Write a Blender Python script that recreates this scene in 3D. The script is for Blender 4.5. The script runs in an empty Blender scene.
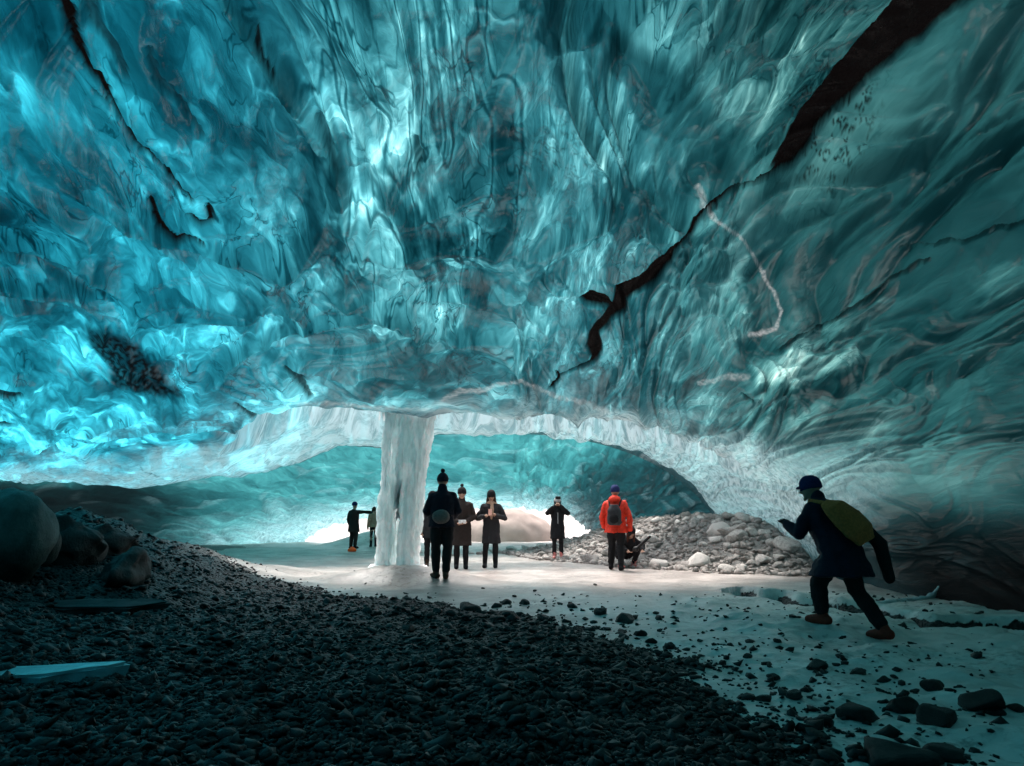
import bpy, bmesh, math, random
import numpy as np
from mathutils import Vector, Matrix

random.seed(7)
RNG = np.random.default_rng(11)
C = bpy.context.scene.collection
SC = bpy.context.scene

# ------------------------------------------------------------------ camera
CAM_Z = 1.05
W, H = 1024, 766
LENS = 26.0
F = W * LENS / 36.0
PITCH = math.atan(136 / F)
cp, sp = math.cos(PITCH), math.sin(PITCH)
cam_d = bpy.data.cameras.new('camera')
cam_d.lens = LENS
cam_d.sensor_width = 36
cam_d.clip_start = 0.05
cam_d.clip_end = 600
cam = bpy.data.objects.new('camera', cam_d)
C.objects.link(cam)
cam.location = (0, 0, CAM_Z)
cam.rotation_euler = (math.pi / 2 + PITCH, 0, 0)
SC.camera = cam


def to_px(x, y, z):
    """world -> photograph pixels (numpy)"""
    zz = z - CAM_Z
    d = y * cp + zz * sp
    u = -y * sp + zz * cp
    dd = np.where(d > 0.2, d, 0.2)
    px = W / 2 + F * x / dd
    py = H / 2 - F * u / dd
    bad = d <= 0.2
    px = np.where(bad, -9999, px)
    py = np.where(bad, -9999, py)
    return px, py


def ray(px, py):
    a = (px - W / 2) / F
    b = -(py - H / 2) / F
    return Vector((a, cp - b * sp, sp + b * cp))


def on_ground(px, py, z=0.0):
    r = ray(px, py)
    k = (z - CAM_Z) / r.z
    return (r.x * k, r.y * k)


def at_depth(px, py, y):
    r = ray(px, py)
    k = y / r.y
    return Vector((r.x * k, y, CAM_Z + r.z * k))


# ------------------------------------------------------------------ noise
_P = RNG.permutation(512)
_PERM = np.concatenate([_P, _P, _P]).astype(np.int64)
_ang = RNG.random(512) * 2 * np.pi
_G2 = np.stack([np.cos(_ang), np.sin(_ang)], 1)


def perlin(x, y, seed=0):
    ca, sa = math.cos(.55 + seed * 1.7), math.sin(.55 + seed * 1.7)
    x = np.asarray(x, float)
    y = np.asarray(y, float)
    x, y = x * ca - y * sa + seed * 17.31, x * sa + y * ca + seed * 9.77
    xi = np.floor(x).astype(np.int64)
    yi = np.floor(y).astype(np.int64)
    xf = x - xi
    yf = y - yi
    xi &= 511
    yi &= 511

    def g(ix, iy, fx, fy):
        h = _PERM[(_PERM[ix & 511] + iy) & 1023] & 511
        return _G2[h, 0] * fx + _G2[h, 1] * fy
    u = xf * xf * xf * (xf * (xf * 6 - 15) + 10)
    v = yf * yf * yf * (yf * (yf * 6 - 15) + 10)
    a = g(xi, yi, xf, yf)
    b = g(xi + 1, yi, xf - 1, yf)
    c = g(xi, yi + 1, xf, yf - 1)
    d = g(xi + 1, yi + 1, xf - 1, yf - 1)
    return 1.5 * ((a * (1 - u) + b * u) * (1 - v) + (c * (1 - u) + d * u) * v)


def fbm(x, y, o=4, seed=0, gain=0.5):
    s = 0
    a = 1
    for k in range(o):
        s = s + a * perlin(x * 2 ** k, y * 2 ** k, seed + k * 3)
        a *= gain
    return s


def perlin3(p, seed=0):
    """cheap 3-D noise: mean of three planes"""
    return (perlin(p[:, 0], p[:, 1] + p[:, 2] * .37, seed) + perlin(p[:, 1], p[:, 2] + p[:, 0] * .41, seed + 1)
            + perlin(p[:, 2], p[:, 0] + p[:, 1] * .29, seed + 2)) / 1.9


def sstep(a, b, x):
    t = np.clip((x - a) / (b - a), 0, 1)
    return t * t * (3 - 2 * t)


def poly_sd(px, py, poly):
    """signed distance to a polygon, negative inside"""
    px = np.asarray(px, float)
    py = np.asarray(py, float)
    d = np.full(px.shape, 1e18)
    ins = np.zeros(px.shape, bool)
    n = len(poly)
    for i in range(n):
        ax, ay = poly[i]
        bx, by = poly[(i + 1) % n]
        ex, ey = bx - ax, by - ay
        t = np.clip(((px - ax) * ex + (py - ay) * ey) / (ex * ex + ey * ey), 0, 1)
        d = np.minimum(d, (px - ax - t * ex) ** 2 + (py - ay - t * ey) ** 2)
        c = ((ay > py) != (by > py))
        xi = ex * (py - ay) / (ey if abs(ey) > 1e-9 else 1e-9) + ax
        ins ^= c & (px < xi)
    d = np.sqrt(d)
    return np.where(ins, -d, d)


def line_d(px, py, pts):
    """distance to a polyline and the interpolated third value (width)"""
    px = np.asarray(px, float)
    py = np.asarray(py, float)
    best = np.full(px.shape, 1e18)
    wid = np.ones(px.shape)
    side = np.zeros(px.shape)
    for i in range(len(pts) - 1):
        ax, ay, aw = pts[i]
        bx, by, bw = pts[i + 1]
        ex, ey = bx - ax, by - ay
        t = np.clip(((px - ax) * ex + (py - ay) * ey) / (ex * ex + ey * ey), 0, 1)
        d = (px - ax - t * ex) ** 2 + (py - ay - t * ey) ** 2
        m = d < best
        best = np.where(m, d, best)
        wid = np.where(m, aw + (bw - aw) * t, wid)
        side = np.where(m, np.sign(ex * (py - ay) - ey * (px - ax)), side)
    return np.sqrt(best), wid, side


# ------------------------------------------------------------------ mesh helpers
def tag(o, label=None, cat=None, group=None, kind=None):
    if label:
        o['label'] = label
    if cat:
        o['category'] = cat
    if group:
        o['group'] = group
    if kind:
        o['kind'] = kind
    return o


def grid_mesh(name, X, Y, Z, mat, keep=None, attrs=None, smooth=True):
    r, c = X.shape
    co = np.stack([X, Y, Z], -1).reshape(-1, 3).astype(np.float32)
    idx = np.arange(r * c).reshape(r, c)
    q = np.stack([idx[:-1, :-1], idx[:-1, 1:], idx[1:, 1:], idx[1:, :-1]], -1).reshape(-1, 4)
    if keep is not None:
        q = q[keep.reshape(-1)]
    me = bpy.data.meshes.new(name)
    me.vertices.add(len(co))
    me.vertices.foreach_set('co', co.ravel())
    me.loops.add(q.size)
    me.loops.foreach_set('vertex_index', q.ravel().astype(np.int32))
    me.polygons.add(len(q))
    me.polygons.foreach_set('loop_start', np.arange(0, q.size, 4, dtype=np.int32))
    me.polygons.foreach_set('loop_total', np.full(len(q), 4, np.int32))
    me.update(calc_edges=True)
    if smooth:
        me.polygons.foreach_set('use_smooth', np.ones(len(q), bool))
    for k, v in (attrs or {}).items():
        a = me.attributes.new(k, 'FLOAT_VECTOR', 'POINT')
        a.data.foreach_set('vector', np.stack(v, -1).reshape(-1).astype(np.float32))
    me.materials.append(mat)
    o = bpy.data.objects.new(name, me)
    C.objects.link(o)
    return o


def np_mesh(name, co, faces, mat=None, smooth=True):
    """co (n,3), faces (m,3) triangles"""
    me = bpy.data.meshes.new(name)
    me.vertices.add(len(co))
    me.vertices.foreach_set('co', np.asarray(co, np.float32).ravel())
    k = faces.shape[1]
    me.loops.add(faces.size)
    me.loops.foreach_set('vertex_index', faces.ravel().astype(np.int32))
    me.polygons.add(len(faces))
    me.polygons.foreach_set('loop_start', np.arange(0, faces.size, k, dtype=np.int32))
    me.polygons.foreach_set('loop_total', np.full(len(faces), k, np.int32))
    me.update(calc_edges=True)
    if smooth:
        me.polygons.foreach_set('use_smooth', np.ones(len(faces), bool))
    if mat:
        me.materials.append(mat)
    return me


def link(name, me, parent=None):
    o = bpy.data.objects.new(name, me)
    C.objects.link(o)
    if parent:
        o.parent = parent
    return o


# ------------------------------------------------------------------ materials
class NT:
    def __init__(self, name):
        self.m = bpy.data.materials.new(name)
        self.m.use_nodes = True
        self.t = self.m.node_tree
        self.t.nodes.clear()

    def n(self, typ, **kw):
        nd = self.t.nodes.new('ShaderNode' + typ)
        for k, v in kw.items():
            if k.startswith('i_'):
                key = k[2:].replace('_', ' ')
                s = nd.inputs[int(key)] if key.isdigit() else nd.inputs[key]
                self.set(s, v)
            else:
                setattr(nd, k, v)
        return nd

    def set(self, s, v):
        if isinstance(v, bpy.types.NodeSocket):
            self.t.links.new(v, s)
        elif isinstance(v, bpy.types.Node):
            self.t.links.new(v.outputs[0], s)
        else:
            if isinstance(v, tuple) and len(v) == 3 and s.type == 'RGBA':
                v = v + (1,)
            s.default_value = v

    def math(self, op, a, b=0.0, c=0.0, clamp=False):
        nd = self.n('Math', operation=op, use_clamp=clamp)
        self.set(nd.inputs[0], a)
        self.set(nd.inputs[1], b)
        if op in ('MULTIPLY_ADD', 'SMOOTH_MIN', 'COMPARE'):
            self.set(nd.inputs[2], c)
        return nd.outputs[0]

    def vmath(self, op, a, b=(0, 0, 0)):
        nd = self.n('VectorMath', operation=op)
        self.set(nd.inputs[0], a)
        self.set(nd.inputs[1], b)
        return nd.outputs[0]

    def noise(self, vec, scale, detail=3, rough=.5, dist=0.0, out=0, dim='3D'):
        nd = self.n('TexNoise', noise_dimensions=dim)
        self.set(nd.inputs['Vector'], vec)
        nd.inputs['Scale'].default_value = scale
        nd.inputs['Detail'].default_value = detail
        nd.inputs['Roughness'].default_value = rough
        nd.inputs['Distortion'].default_value = dist
        return nd.outputs[out]

    def ramp(self, fac, lo, hi, a=0.0, b=1.0):
        nd = self.n('MapRange', interpolation_type='SMOOTHSTEP')
        self.set(nd.inputs[0], fac)
        for i, v in enumerate((lo, hi, a, b)):
            self.set(nd.inputs[i + 1], v)
        return nd.outputs[0]

    def mixc(self, f, a, b):
        nd = self.n('Mix', data_type='RGBA')
        self.set(nd.inputs[0], f)
        self.set(nd.inputs[6], a)
        self.set(nd.inputs[7], b)
        return nd.outputs[2]

    def out(self, sh):
        o = self.n('OutputMaterial')
        self.set(o.inputs[0], sh)
        return self.m


def simple(name, col, rough=.7, noise_scale=30, var=.25, bump=.3, bdist=.004, spec=.3, sheen=0.0):
    t = NT(name)
    co = t.n('TexCoord').outputs['Object']
    n1 = t.noise(co, noise_scale, 5, .6)
    lo = tuple(c * (1 - var) for c in col)
    hi = tuple(min(1, c * (1 + var)) for c in col)
    c = t.mixc(t.ramp(n1, .3, .7), lo, hi)
    b = t.n('Bump', i_Strength=bump, i_Distance=bdist)
    t.set(b.inputs['Height'], n1)
    p = t.n('BsdfPrincipled', i_Roughness=rough)
    t.set(p.inputs['Base Color'], c)
    t.set(p.inputs['Normal'], b.outputs[0])
    p.inputs['Specular IOR Level'].default_value = spec
    return t.out(p.outputs[0])


def ice_material(name, tint=(.12, .86, 1.0), gain=1.0, fine=1.0, gloss_rough=.05):
    """glacier ice: light from above the roof comes through it, absorbed by a thickness that also carries painted light and dark"""
    t = NT(name)
    at = t.n('Attribute', attribute_name='ice')
    sep = t.n('SeparateXYZ')
    t.set(sep.inputs[0], at.outputs['Vector'])
    thick_tone, frost_glow, dirt = sep.outputs
    fl = t.n('Attribute', attribute_name='flow').outputs['Vector']
    # warped flow-aligned internal structure
    m1 = t.vmath('MULTIPLY', fl, (1.0, .30, 0.0))
    sepf = t.n('SeparateXYZ')
    t.set(sepf.inputs[0], fl)
    busy = sepf.outputs[2]
    w1 = t.vmath('SUBTRACT', t.noise(m1, .9, 3, .55, 0, 1, dim='2D'), (.5, .5, .5))
    w1 = t.vmath('MULTIPLY', w1, (.62, .5, 0))
    p1 = t.vmath('ADD', m1, w1)
    w2 = t.vmath('SUBTRACT', t.noise(p1, 2.6, 2, .5, 0, 1, dim='2D'), (.5, .5, .5))
    w2 = t.vmath('MULTIPLY', w2, (.24, .2, 0))
    p2 = t.vmath('ADD', p1, w2)
    n1 = t.noise(p2, 1.6, 4, .5, .25, dim='2D')
    n2 = t.noise(p2, 5.0, 3, .5, .3, dim='2D')
    n3 = t.noise(p2, 15.0, 4, .6, .5, dim='2D')
    r1 = t.math('ABSOLUTE', t.math('SUBTRACT', n1, .5))
    r2 = t.math('ABSOLUTE', t.math('SUBTRACT', n2, .5))
    dark1 = t.ramp(r2, .0, .022, 1, 0)                   # thin dark seams
    sel = t.ramp(t.noise(p1, 1.3, 2, dim='2D'), .50, .60)
    dark1 = t.math('MULTIPLY', dark1, sel)
    lite1 = t.ramp(r1, .0, .03, 1, 0)                   # bright caustic-like rims painted into the ice
    sel2 = t.ramp(t.noise(p1, 1.9, 2, .5, .3, dim='2D'), .48, .62)
    lite1 = t.math('MULTIPLY', lite1, sel2)
    # scallops: warped cells, each melted to its own thickness
    cell = t.n('TexVoronoi', voronoi_dimensions='2D', feature='F1', i_Scale=1.7, i_Randomness=1.0)
    t.set(cell.inputs['Vector'], p2)
    cs = t.n('SeparateColor')
    t.set(cs.inputs[0], cell.outputs['Color'])
    cell2 = t.n('TexVoronoi', voronoi_dimensions='2D', feature='F1', i_Scale=4.6, i_Randomness=1.0)
    t.set(cell2.inputs['Vector'], p2)
    cs2 = t.n('SeparateColor')
    t.set(cs2.inputs[0], cell2.outputs['Color'])
    v = t.math('MULTIPLY', t.math('SUBTRACT', n1, .5), 4.1 * fine)
    v = t.math('MULTIPLY_ADD', t.math('SUBTRACT', n2, .5), 2.0 * fine, v)
    v = t.math('MULTIPLY_ADD', t.math('SUBTRACT', n3, .5), 1.7 * fine, v)
    v = t.math('MULTIPLY_ADD', t.math('SUBTRACT', cs.outputs[0], .5), .75 * fine, v)
    v = t.math('MULTIPLY_ADD', t.math('SUBTRACT', cs2.outputs[0], .5), .8 * fine, v)
    v = t.math('MULTIPLY_ADD', t.math('SUBTRACT', cell.outputs[0], .35), .7 * fine, v)
    gl_ = t.math('MULTIPLY', t.ramp(cell2.outputs[0], .10, .22, 1, 0), t.ramp(cs2.outputs[1], .72, .8))  # small painted glints that brighten the ice colour
    v = t.math('MULTIPLY_ADD', gl_, -.9 * fine, v)
    v = t.math('MULTIPLY_ADD', dark1, 1.2 * fine, v)
    v = t.math('MULTIPLY_ADD', lite1, -.7 * fine, v)
    ex = t.n('SeparateXYZ')
    t.set(ex.inputs[0], t.n('Attribute', attribute_name='extra').outputs['Vector'])
    glow_line, hue, drape = ex.outputs
    # long hanging melt ripples
    pd = t.vmath('ADD', t.vmath('MULTIPLY', fl, (1.0, .11, 0.0)), t.vmath('MULTIPLY', w1, (.45, .1, 0)))
    nd = t.noise(pd, 3.6, 2, .5, .35, dim='2D')
    rd = t.math('ABSOLUTE', t.math('SUBTRACT', nd, .5))
    nd2 = t.noise(pd, 9.0, 2, .5, .3, dim='2D')
    rd2 = t.math('ABSOLUTE', t.math('SUBTRACT', nd2, .5))
    dv = t.math('MULTIPLY_ADD', t.ramp(rd, 0, .035, 1, 0), 1.25, t.math('MULTIPLY', t.ramp(rd, .05, .11, 1, 0), -.55))
    dv = t.math('MULTIPLY_ADD', t.ramp(rd2, 0, .04, 1, 0), .55, dv)
    dv = t.math('MULTIPLY_ADD', t.math('SUBTRACT', nd, .5), 3.0, dv)
    v = t.math('MULTIPLY_ADD', dv, drape, v)
    th = t.math('MULTIPLY_ADD', v, busy, thick_tone)
    th = t.math('MULTIPLY_ADD', glow_line, -.8, th)
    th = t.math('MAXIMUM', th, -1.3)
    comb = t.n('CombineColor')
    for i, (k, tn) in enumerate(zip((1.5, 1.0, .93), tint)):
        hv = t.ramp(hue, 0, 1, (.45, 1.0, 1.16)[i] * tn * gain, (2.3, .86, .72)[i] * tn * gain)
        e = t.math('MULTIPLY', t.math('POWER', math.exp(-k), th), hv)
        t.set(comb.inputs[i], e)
    tv = t.mixc(t.math('MULTIPLY', glow_line, .75, clamp=True), comb.outputs[0], (.60 * gain, .50 * gain, .48 * gain))
    tv = t.mixc(t.math('MULTIPLY', frost_glow, .6, clamp=True), tv, (.62 * gain, 1.06 * gain, 1.16 * gain))
    tcol = t.mixc(dirt, tv, (.0012, .001, .001))
    # frost: granular white ice near the daylight
    fn = t.noise(t.vmath('ADD', t.vmath('MULTIPLY', fl, (.8, 1.0, 0)), t.vmath('MULTIPLY', w1, (.5, .5, 0))), 5.5, 6, .68, .4, dim='2D')
    fr = t.math('MULTIPLY', frost_glow, t.ramp(fn, .34, .64, .2, 1.1), clamp=True)
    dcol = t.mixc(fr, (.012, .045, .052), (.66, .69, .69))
    dn = t.ramp(t.noise(fl, 40.0, 4, .7, dim='2D'), .35, .7)
    dcol = t.mixc(dirt, dcol, t.mixc(dn, (.0006, .0005, .0005), (.0045, .004, .0036)))
    h = t.math('MULTIPLY_ADD', n2, .45, t.math('MULTIPLY', n1, 1.0))
    h = t.math('MULTIPLY_ADD', n3, .2, h)
    h = t.math('MULTIPLY_ADD', cell.outputs[0], .55, h)
    h = t.math('MULTIPLY_ADD', cell2.outputs[0], .22, h)
    h = t.math('MULTIPLY', h, busy)
    h = t.math('MULTIPLY_ADD', t.math('MULTIPLY', fn, frost_glow), .10, h)
    b = t.n('Bump', i_Strength=.55, i_Distance=.14)
    t.set(b.inputs['Height'], h)
    tr = t.n('BsdfTranslucent')
    t.set(tr.inputs['Color'], tcol)
    t.set(tr.inputs['Normal'], b.outputs[0])
    df = t.n('BsdfDiffuse')
    t.set(df.inputs['Color'], dcol)
    t.set(df.inputs['Normal'], b.outputs[0])
    add = t.n('AddShader')
    t.set(add.inputs[0], tr)
    t.set(add.inputs[1], df)
    gl = t.n('BsdfGlossy', i_Roughness=gloss_rough)
    t.set(gl.inputs['Normal'], b.outputs[0])
    t.set(gl.inputs['Color'], (.9, .97, 1))
    fz = t.n('Fresnel', i_IOR=1.31)
    t.set(fz.inputs['Normal'], b.outputs[0])
    ff = t.math('MULTIPLY', fz, t.ramp(dirt, 0, 1, .075, .006))
    mx = t.n('MixShader')
    t.set(mx.inputs[0], ff)
    t.set(mx.inputs[1], add)
    t.set(mx.inputs[2], gl)
    return t.out(mx.outputs[0])


def ground_material():
    t = NT('ground')
    at = t.n('Attribute', attribute_name='zone')
    sep = t.n('SeparateXYZ')
    t.set(sep.inputs[0], at.outputs['Vector'])
    grav, snow_lift, dirt = sep.outputs
    co = t.n('TexCoord').outputs['Object']
    a = t.noise(co, 1.3, 6, .62)
    f = t.noise(co, 14, 5, .65)
    g = t.noise(co, 60, 3, .6)
    # trodden ice with grey silt frozen in
    ice = t.mixc(t.ramp(a, .35, .65), (.27, .225, .205), (.48, .42, .39))
    silt = t.math('MULTIPLY', t.ramp(f, .48, .66), t.ramp(t.noise(co, .8, 4, .6), .42, .62))
    ice = t.mixc(t.math('MULTIPLY', silt, .8), ice, (.12, .10, .086))
    sn = t.mixc(t.ramp(a, .3, .7), (.64, .57, .53), (.88, .81, .77))
    sn = t.mixc(t.math('MULTIPLY', silt, .7), sn, (.20, .17, .15))
    c = t.mixc(snow_lift, ice, sn)
    vor = t.n('TexVoronoi', i_Scale=26.0)
    t.set(vor.inputs['Vector'], co)
    vs = t.n('SeparateColor')
    t.set(vs.inputs[0], vor.outputs['Color'])
    gc = t.mixc(vs.outputs[0], (.004, .004, .004), (.020, .019, .018))
    edge = t.math('ADD', grav, t.math('MULTIPLY', t.math('SUBTRACT', f, .5), 1.1))
    gm = t.ramp(edge, .42, .58)
    gc = t.mixc(dirt, gc, t.mixc(f, (.10, .095, .088), (.26, .25, .235)))
    c = t.mixc(gm, c, gc)
    hh = t.math('MULTIPLY_ADD', a, .8, t.math('MULTIPLY_ADD', f, .18, t.math('MULTIPLY', g, .05)))
    hg = t.math('MULTIPLY_ADD', vor.outputs[0], -.5, t.math('MULTIPLY', f, .3))
    hm = t.n('Mix', data_type='FLOAT')
    t.set(hm.inputs[0], gm)
    t.set(hm.inputs[2], hh)
    t.set(hm.inputs[3], hg)
    b = t.n('Bump', i_Strength=.8, i_Distance=.07)
    t.set(b.inputs['Height'], hm.outputs[0])
    p = t.n('BsdfPrincipled')
    t.set(p.inputs['Base Color'], c)
    t.set(p.inputs['Normal'], b.outputs[0])
    t.set(p.inputs['Roughness'], t.ramp(gm, 0, 1, .38, .55))
    p.inputs['Specular IOR Level'].default_value = .4
    return t.out(p.outputs[0])


def stone_material(name, lo, hi, rough=.6, spec=.4, scale=7):
    t = NT(name)
    co = t.n('TexCoord').outputs['Object']
    oi = t.n('ObjectInfo').outputs['Random']
    a = t.noise(t.vmath('ADD', co, t.n('ObjectInfo').outputs['Location']), scale, 6, .65)
    c = t.mixc(t.ramp(t.math('ADD', a, t.math('MULTIPLY', t.math('SUBTRACT', oi, .5), .5)), .25, .75), lo, hi)
    b = t.n('Bump', i_Strength=.7, i_Distance=.03)
    t.set(b.inputs['Height'], t.noise(co, scale * 3, 6, .7))
    p = t.n('BsdfPrincipled', i_Roughness=rough)
    t.set(p.inputs['Base Color'], c)
    t.set(p.inputs['Normal'], b.outputs[0])
    p.inputs['Specular IOR Level'].default_value = spec
    return t.out(p.outputs[0])


def column_material():
    t = NT('column_ice')
    co = t.n('TexCoord').outputs['Object']
    m = t.vmath('MULTIPLY', co, (1, 1, .16))
    a = t.noise(m, 14, 5, .6, .5)
    f = t.noise(co, 38, 4, .6)
    c = t.mixc(t.ramp(a, .35, .65), (.74, .77, .77), (.95, .96, .96))
    b = t.n('Bump', i_Strength=.8, i_Distance=.03)
    t.set(b.inputs['Height'], t.math('MULTIPLY_ADD', f, .35, a))
    p = t.n('BsdfPrincipled', i_Roughness=.22, i_IOR=1.31)
    t.set(p.inputs['Base Color'], c)
    t.set(p.inputs['Normal'], b.outputs[0])
    p.inputs['Subsurface Weight'].default_value = .9
    p.inputs['Subsurface Radius'].default_value = (.8, 1.0, 1.0)
    p.inputs['Subsurface Scale'].default_value = .55
    return t.out(p.outputs[0])


M_ICE = ice_material('glacier_ice', gain=.165)
M_FAR = ice_material('far_glacier_ice', tint=(.10, .90, 1.0), gain=.30, fine=.4, gloss_rough=.22)
M_GROUND = ground_material()
M_DARK = stone_material('dark_basalt', (.004, .004, .004), (.024, .022, .020), .5, .4)
M_PALE = stone_material('pale_grey_rock', (.30, .27, .25), (.68, .63, .59), .75, .3)
M_COL = column_material()
M_GRAV = stone_material('wet_gravel', (.003, .003, .003), (.028, .026, .023), .5, .4, 2.2)

# ------------------------------------------------------------------ sky and sun
world = bpy.data.worlds.new('World')
SC.world = world
world.use_nodes = True
wt = world.node_tree
wt.nodes.clear()
SUN_EL, SUN_AZ = math.radians(64), math.radians(338)      # azimuth clockwise from +Y
sky = wt.nodes.new('ShaderNodeTexSky')
sky.sky_type = 'NISHITA'
sky.sun_disc = False
sky.sun_elevation = SUN_EL
sky.sun_rotation = SUN_AZ
sky.dust_density = 4.0
sky.air_density = 1.0
hs = wt.nodes.new('ShaderNodeHueSaturation')
hs.inputs['Saturation'].default_value = .25                # thin overcast: nearly white sky
bg = wt.nodes.new('ShaderNodeBackground')
bg.inputs['Strength'].default_value = .15
wo = wt.nodes.new('ShaderNodeOutputWorld')
wt.links.new(sky.outputs[0], hs.inputs['Color'])
wt.links.new(hs.outputs[0], bg.inputs['Color'])
wt.links.new(bg.outputs[0], wo.inputs['Surface'])
sun_d = bpy.data.lights.new('sun', 'SUN')
sun_d.energy = 1.5
sun_d.angle = math.radians(28)
sun_d.color = (1, .90, .83)
sun = bpy.data.objects.new('sun', sun_d)
C.objects.link(sun)
sdir = Vector((math.sin(SUN_AZ) * math.cos(SUN_EL), math.cos(SUN_AZ) * math.cos(SUN_EL), math.sin(SUN_EL)))
sun.rotation_euler = sdir.to_track_quat('Z', 'Y').to_euler()
sun.location = sdir * 60

SC.view_settings.view_transform = 'Standard'
SC.view_settings.look = 'None'
SC.view_settings.gamma = 1
SC.view_settings.exposure = 1.5
SC.cycles.max_bounces = 4
SC.cycles.diffuse_bounces = 3
SC.cycles.glossy_bounces = 2
SC.cycles.transmission_bounces = 4
SC.cycles.caustics_reflective = False
SC.cycles.caustics_refractive = False
SC.cycles.sample_clamp_indirect = 4
SC.cycles.use_denoising = True
SC.cycles.use_adaptive_sampling = True
SC.cycles.adaptive_threshold = .05

# ------------------------------------------------------------------ terrain
ICE_PX = [(800, 766), (770, 735), (740, 712), (700, 684), (650, 657), (600, 636), (540, 617), (470, 606), (400, 600), (330, 597), (258, 586)]
ICE_ZONE = [on_ground(*p) for p in ICE_PX] + [(-5.4, 14.0), (-7.0, 19.0), (-10, 25), (-10, 36), (9, 36), (9, 2.2), (1.3, 2.2)]
RUB_ZONE = [(-.8, 24.5), (.7, 20.0), (2.7, 16.6), (4.0, 14.9), (5.2, 14.6), (8.5, 14.4), (9.0, 26.0), (3, 26)]
STEP = [(735, 594, 1), (800, 605, 1), (860, 613, 1), (930, 626, 1), (1010, 628, 1)]
STEP_W = [on_ground(p[0], p[1]) + (1,) for p in STEP]


def ground_z(x, y):
    x = np.asarray(x, float)
    y = np.asarray(y, float)
    z = 0.035 * fbm(x * .5, y * .5, 3, 3) + .02 * perlin(x * 2.2, y * 2.2, 5)
    z = z + (.04 * fbm(x * 1.6 + 7, y * 1.6, 4, 6, .62) + .03 * np.abs(perlin(x * 1.1, y * 1.3, 9))) * sstep(.5, 2.2, x) * sstep(12, 9, y)
    # left bank of moraine
    bank = sstep(-2.6, -7.0, x + .35 * fbm(x * .4, y * .4, 2, 8)) * sstep(17.5, 10.5, y)
    z = z + bank * (1.0 + .2 * fbm(x * .8, y * .8, 3, 12))
    z = z + .22 * sstep(-.8, -3.2, x) * sstep(7, 3, y)
    # gravel stands a little proud of the ice
    sd = poly_sd(x, y, ICE_ZONE) if y.size > 1 else poly_sd(np.array([x]), np.array([y]), ICE_ZONE).reshape(x.shape)
    z = z + .07 * sstep(0, .5, sd) * (.6 + .8 * fbm(x * 1.7, y * 1.7, 3, 21)) * sstep(25, 18, y)
    # rubble bank against the right wall
    rs = poly_sd(np.atleast_1d(x), np.atleast_1d(y), RUB_ZONE).reshape(np.shape(np.atleast_1d(x)))
    rs = rs.reshape(x.shape) if x.shape else rs[0]
    z = z + sstep(0, -3.4, rs) * (.35 + .75 * sstep(-.5, 5.0, x)) * sstep(-1.5, 1.2, x)
    # frozen apron below the ice column
    r = np.hypot((x + 1.95) / 1.9, (y - 13.2) / 1.2)
    z = z + (.24 + .05 * fbm(x * 2, y * 2, 3, 37)) * sstep(1, .1, r)
    # lumpy shelf and crevice right
    d, _, s = line_d(x + .12 * perlin(x * 1.9, y * 1.9, 35), y + .16 * perlin(x * 1.7, y * 1.7, 34), STEP_W)
    z = z + np.where(s > 0, .10 * sstep(.9, .05, d), 0) - .11 * sstep(.13, .02, d + .08 * fbm(x * 2.3, y * 2.3, 2, 33))
    # hump the walker steps up on
    z = z + .09 * sstep(1.0, .1, np.hypot((x - 2.95) / 1.3, y - 7.9))
    # snow rising outside
    z = z + 2.6 * sstep(37, 56, y) + sstep(60, 110, y) * 6
    # snow mound outside, brown sand-coloured hump in the slot
    z = z + .55 * sstep(2.6, 0, np.hypot(x + 5.6, (y - 31.0) * 1.1))
    return z


def gz(x, y):
    return float(ground_z(np.array([x]), np.array([y]))[0])


xs = np.concatenate([np.linspace(-90, -14, 40)[:-1], np.linspace(-14, -6, 160)[:-1], np.linspace(-6, 7.5, 560), np.linspace(7.5, 90, 50)[1:]])
ys = np.concatenate([np.linspace(-60, 1.5, 40)[:-1], 1.5 * (26 / 1.5) ** np.linspace(0, 1, 620), np.linspace(26, 48, 90)[1:], np.linspace(48, 180, 30)[1:]])
GX, GY = np.meshgrid(xs, ys)
GZ = ground_z(GX, GY)
sdI = poly_sd(GX, GY, ICE_ZONE)
grav = sstep(-.25, .25, sdI + .35 * fbm(GX * .9, GY * .9, 3, 31)) * sstep(34, 27, GY)
rubm = sstep(.2, -.5, poly_sd(GX, GY, RUB_ZONE))
grav = np.maximum(grav, rubm)
lefty = sstep(-3.0, -5.0, GX) * sstep(9, 14, GY)
dirtz = np.maximum(rubm, lefty * .7)
sd_, sw_, ss_ = line_d(GX + .12 * perlin(GX * 1.9, GY * 1.9, 35), GY + .16 * perlin(GX * 1.7, GY * 1.7, 34), STEP_W)
crev = sstep(.09, .03, sd_ + .10 * fbm(GX * 2.3, GY * 2.3, 3, 33)) * .9
grav = np.maximum(grav, crev)
snow_lift = np.maximum(.3 * sstep(30, 36, GY), .9 * sstep(.2, 1.4, GX + .5 * fbm(GX * .6, GY * .6, 3, 38)) * sstep(12.5, 9.5, GY))  # paler near right floor stands in for light reaching it
ground = grid_mesh('ground', GX, GY, GZ, M_GROUND, attrs={'zone': (grav, snow_lift, dirtz)})
tag(ground, kind='structure')

# ------------------------------------------------------------------ cave shell
HOLE = [(-5.0, 13.7), (-4.0, 13.6), (1.2, 13.6), (3.4, 14.2), (5.2, 15.6), (5.2, 17.4), (2.8, 18.9), (-3.4, 18.9), (-6.0, 17.6), (-6.2, 15)]


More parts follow.
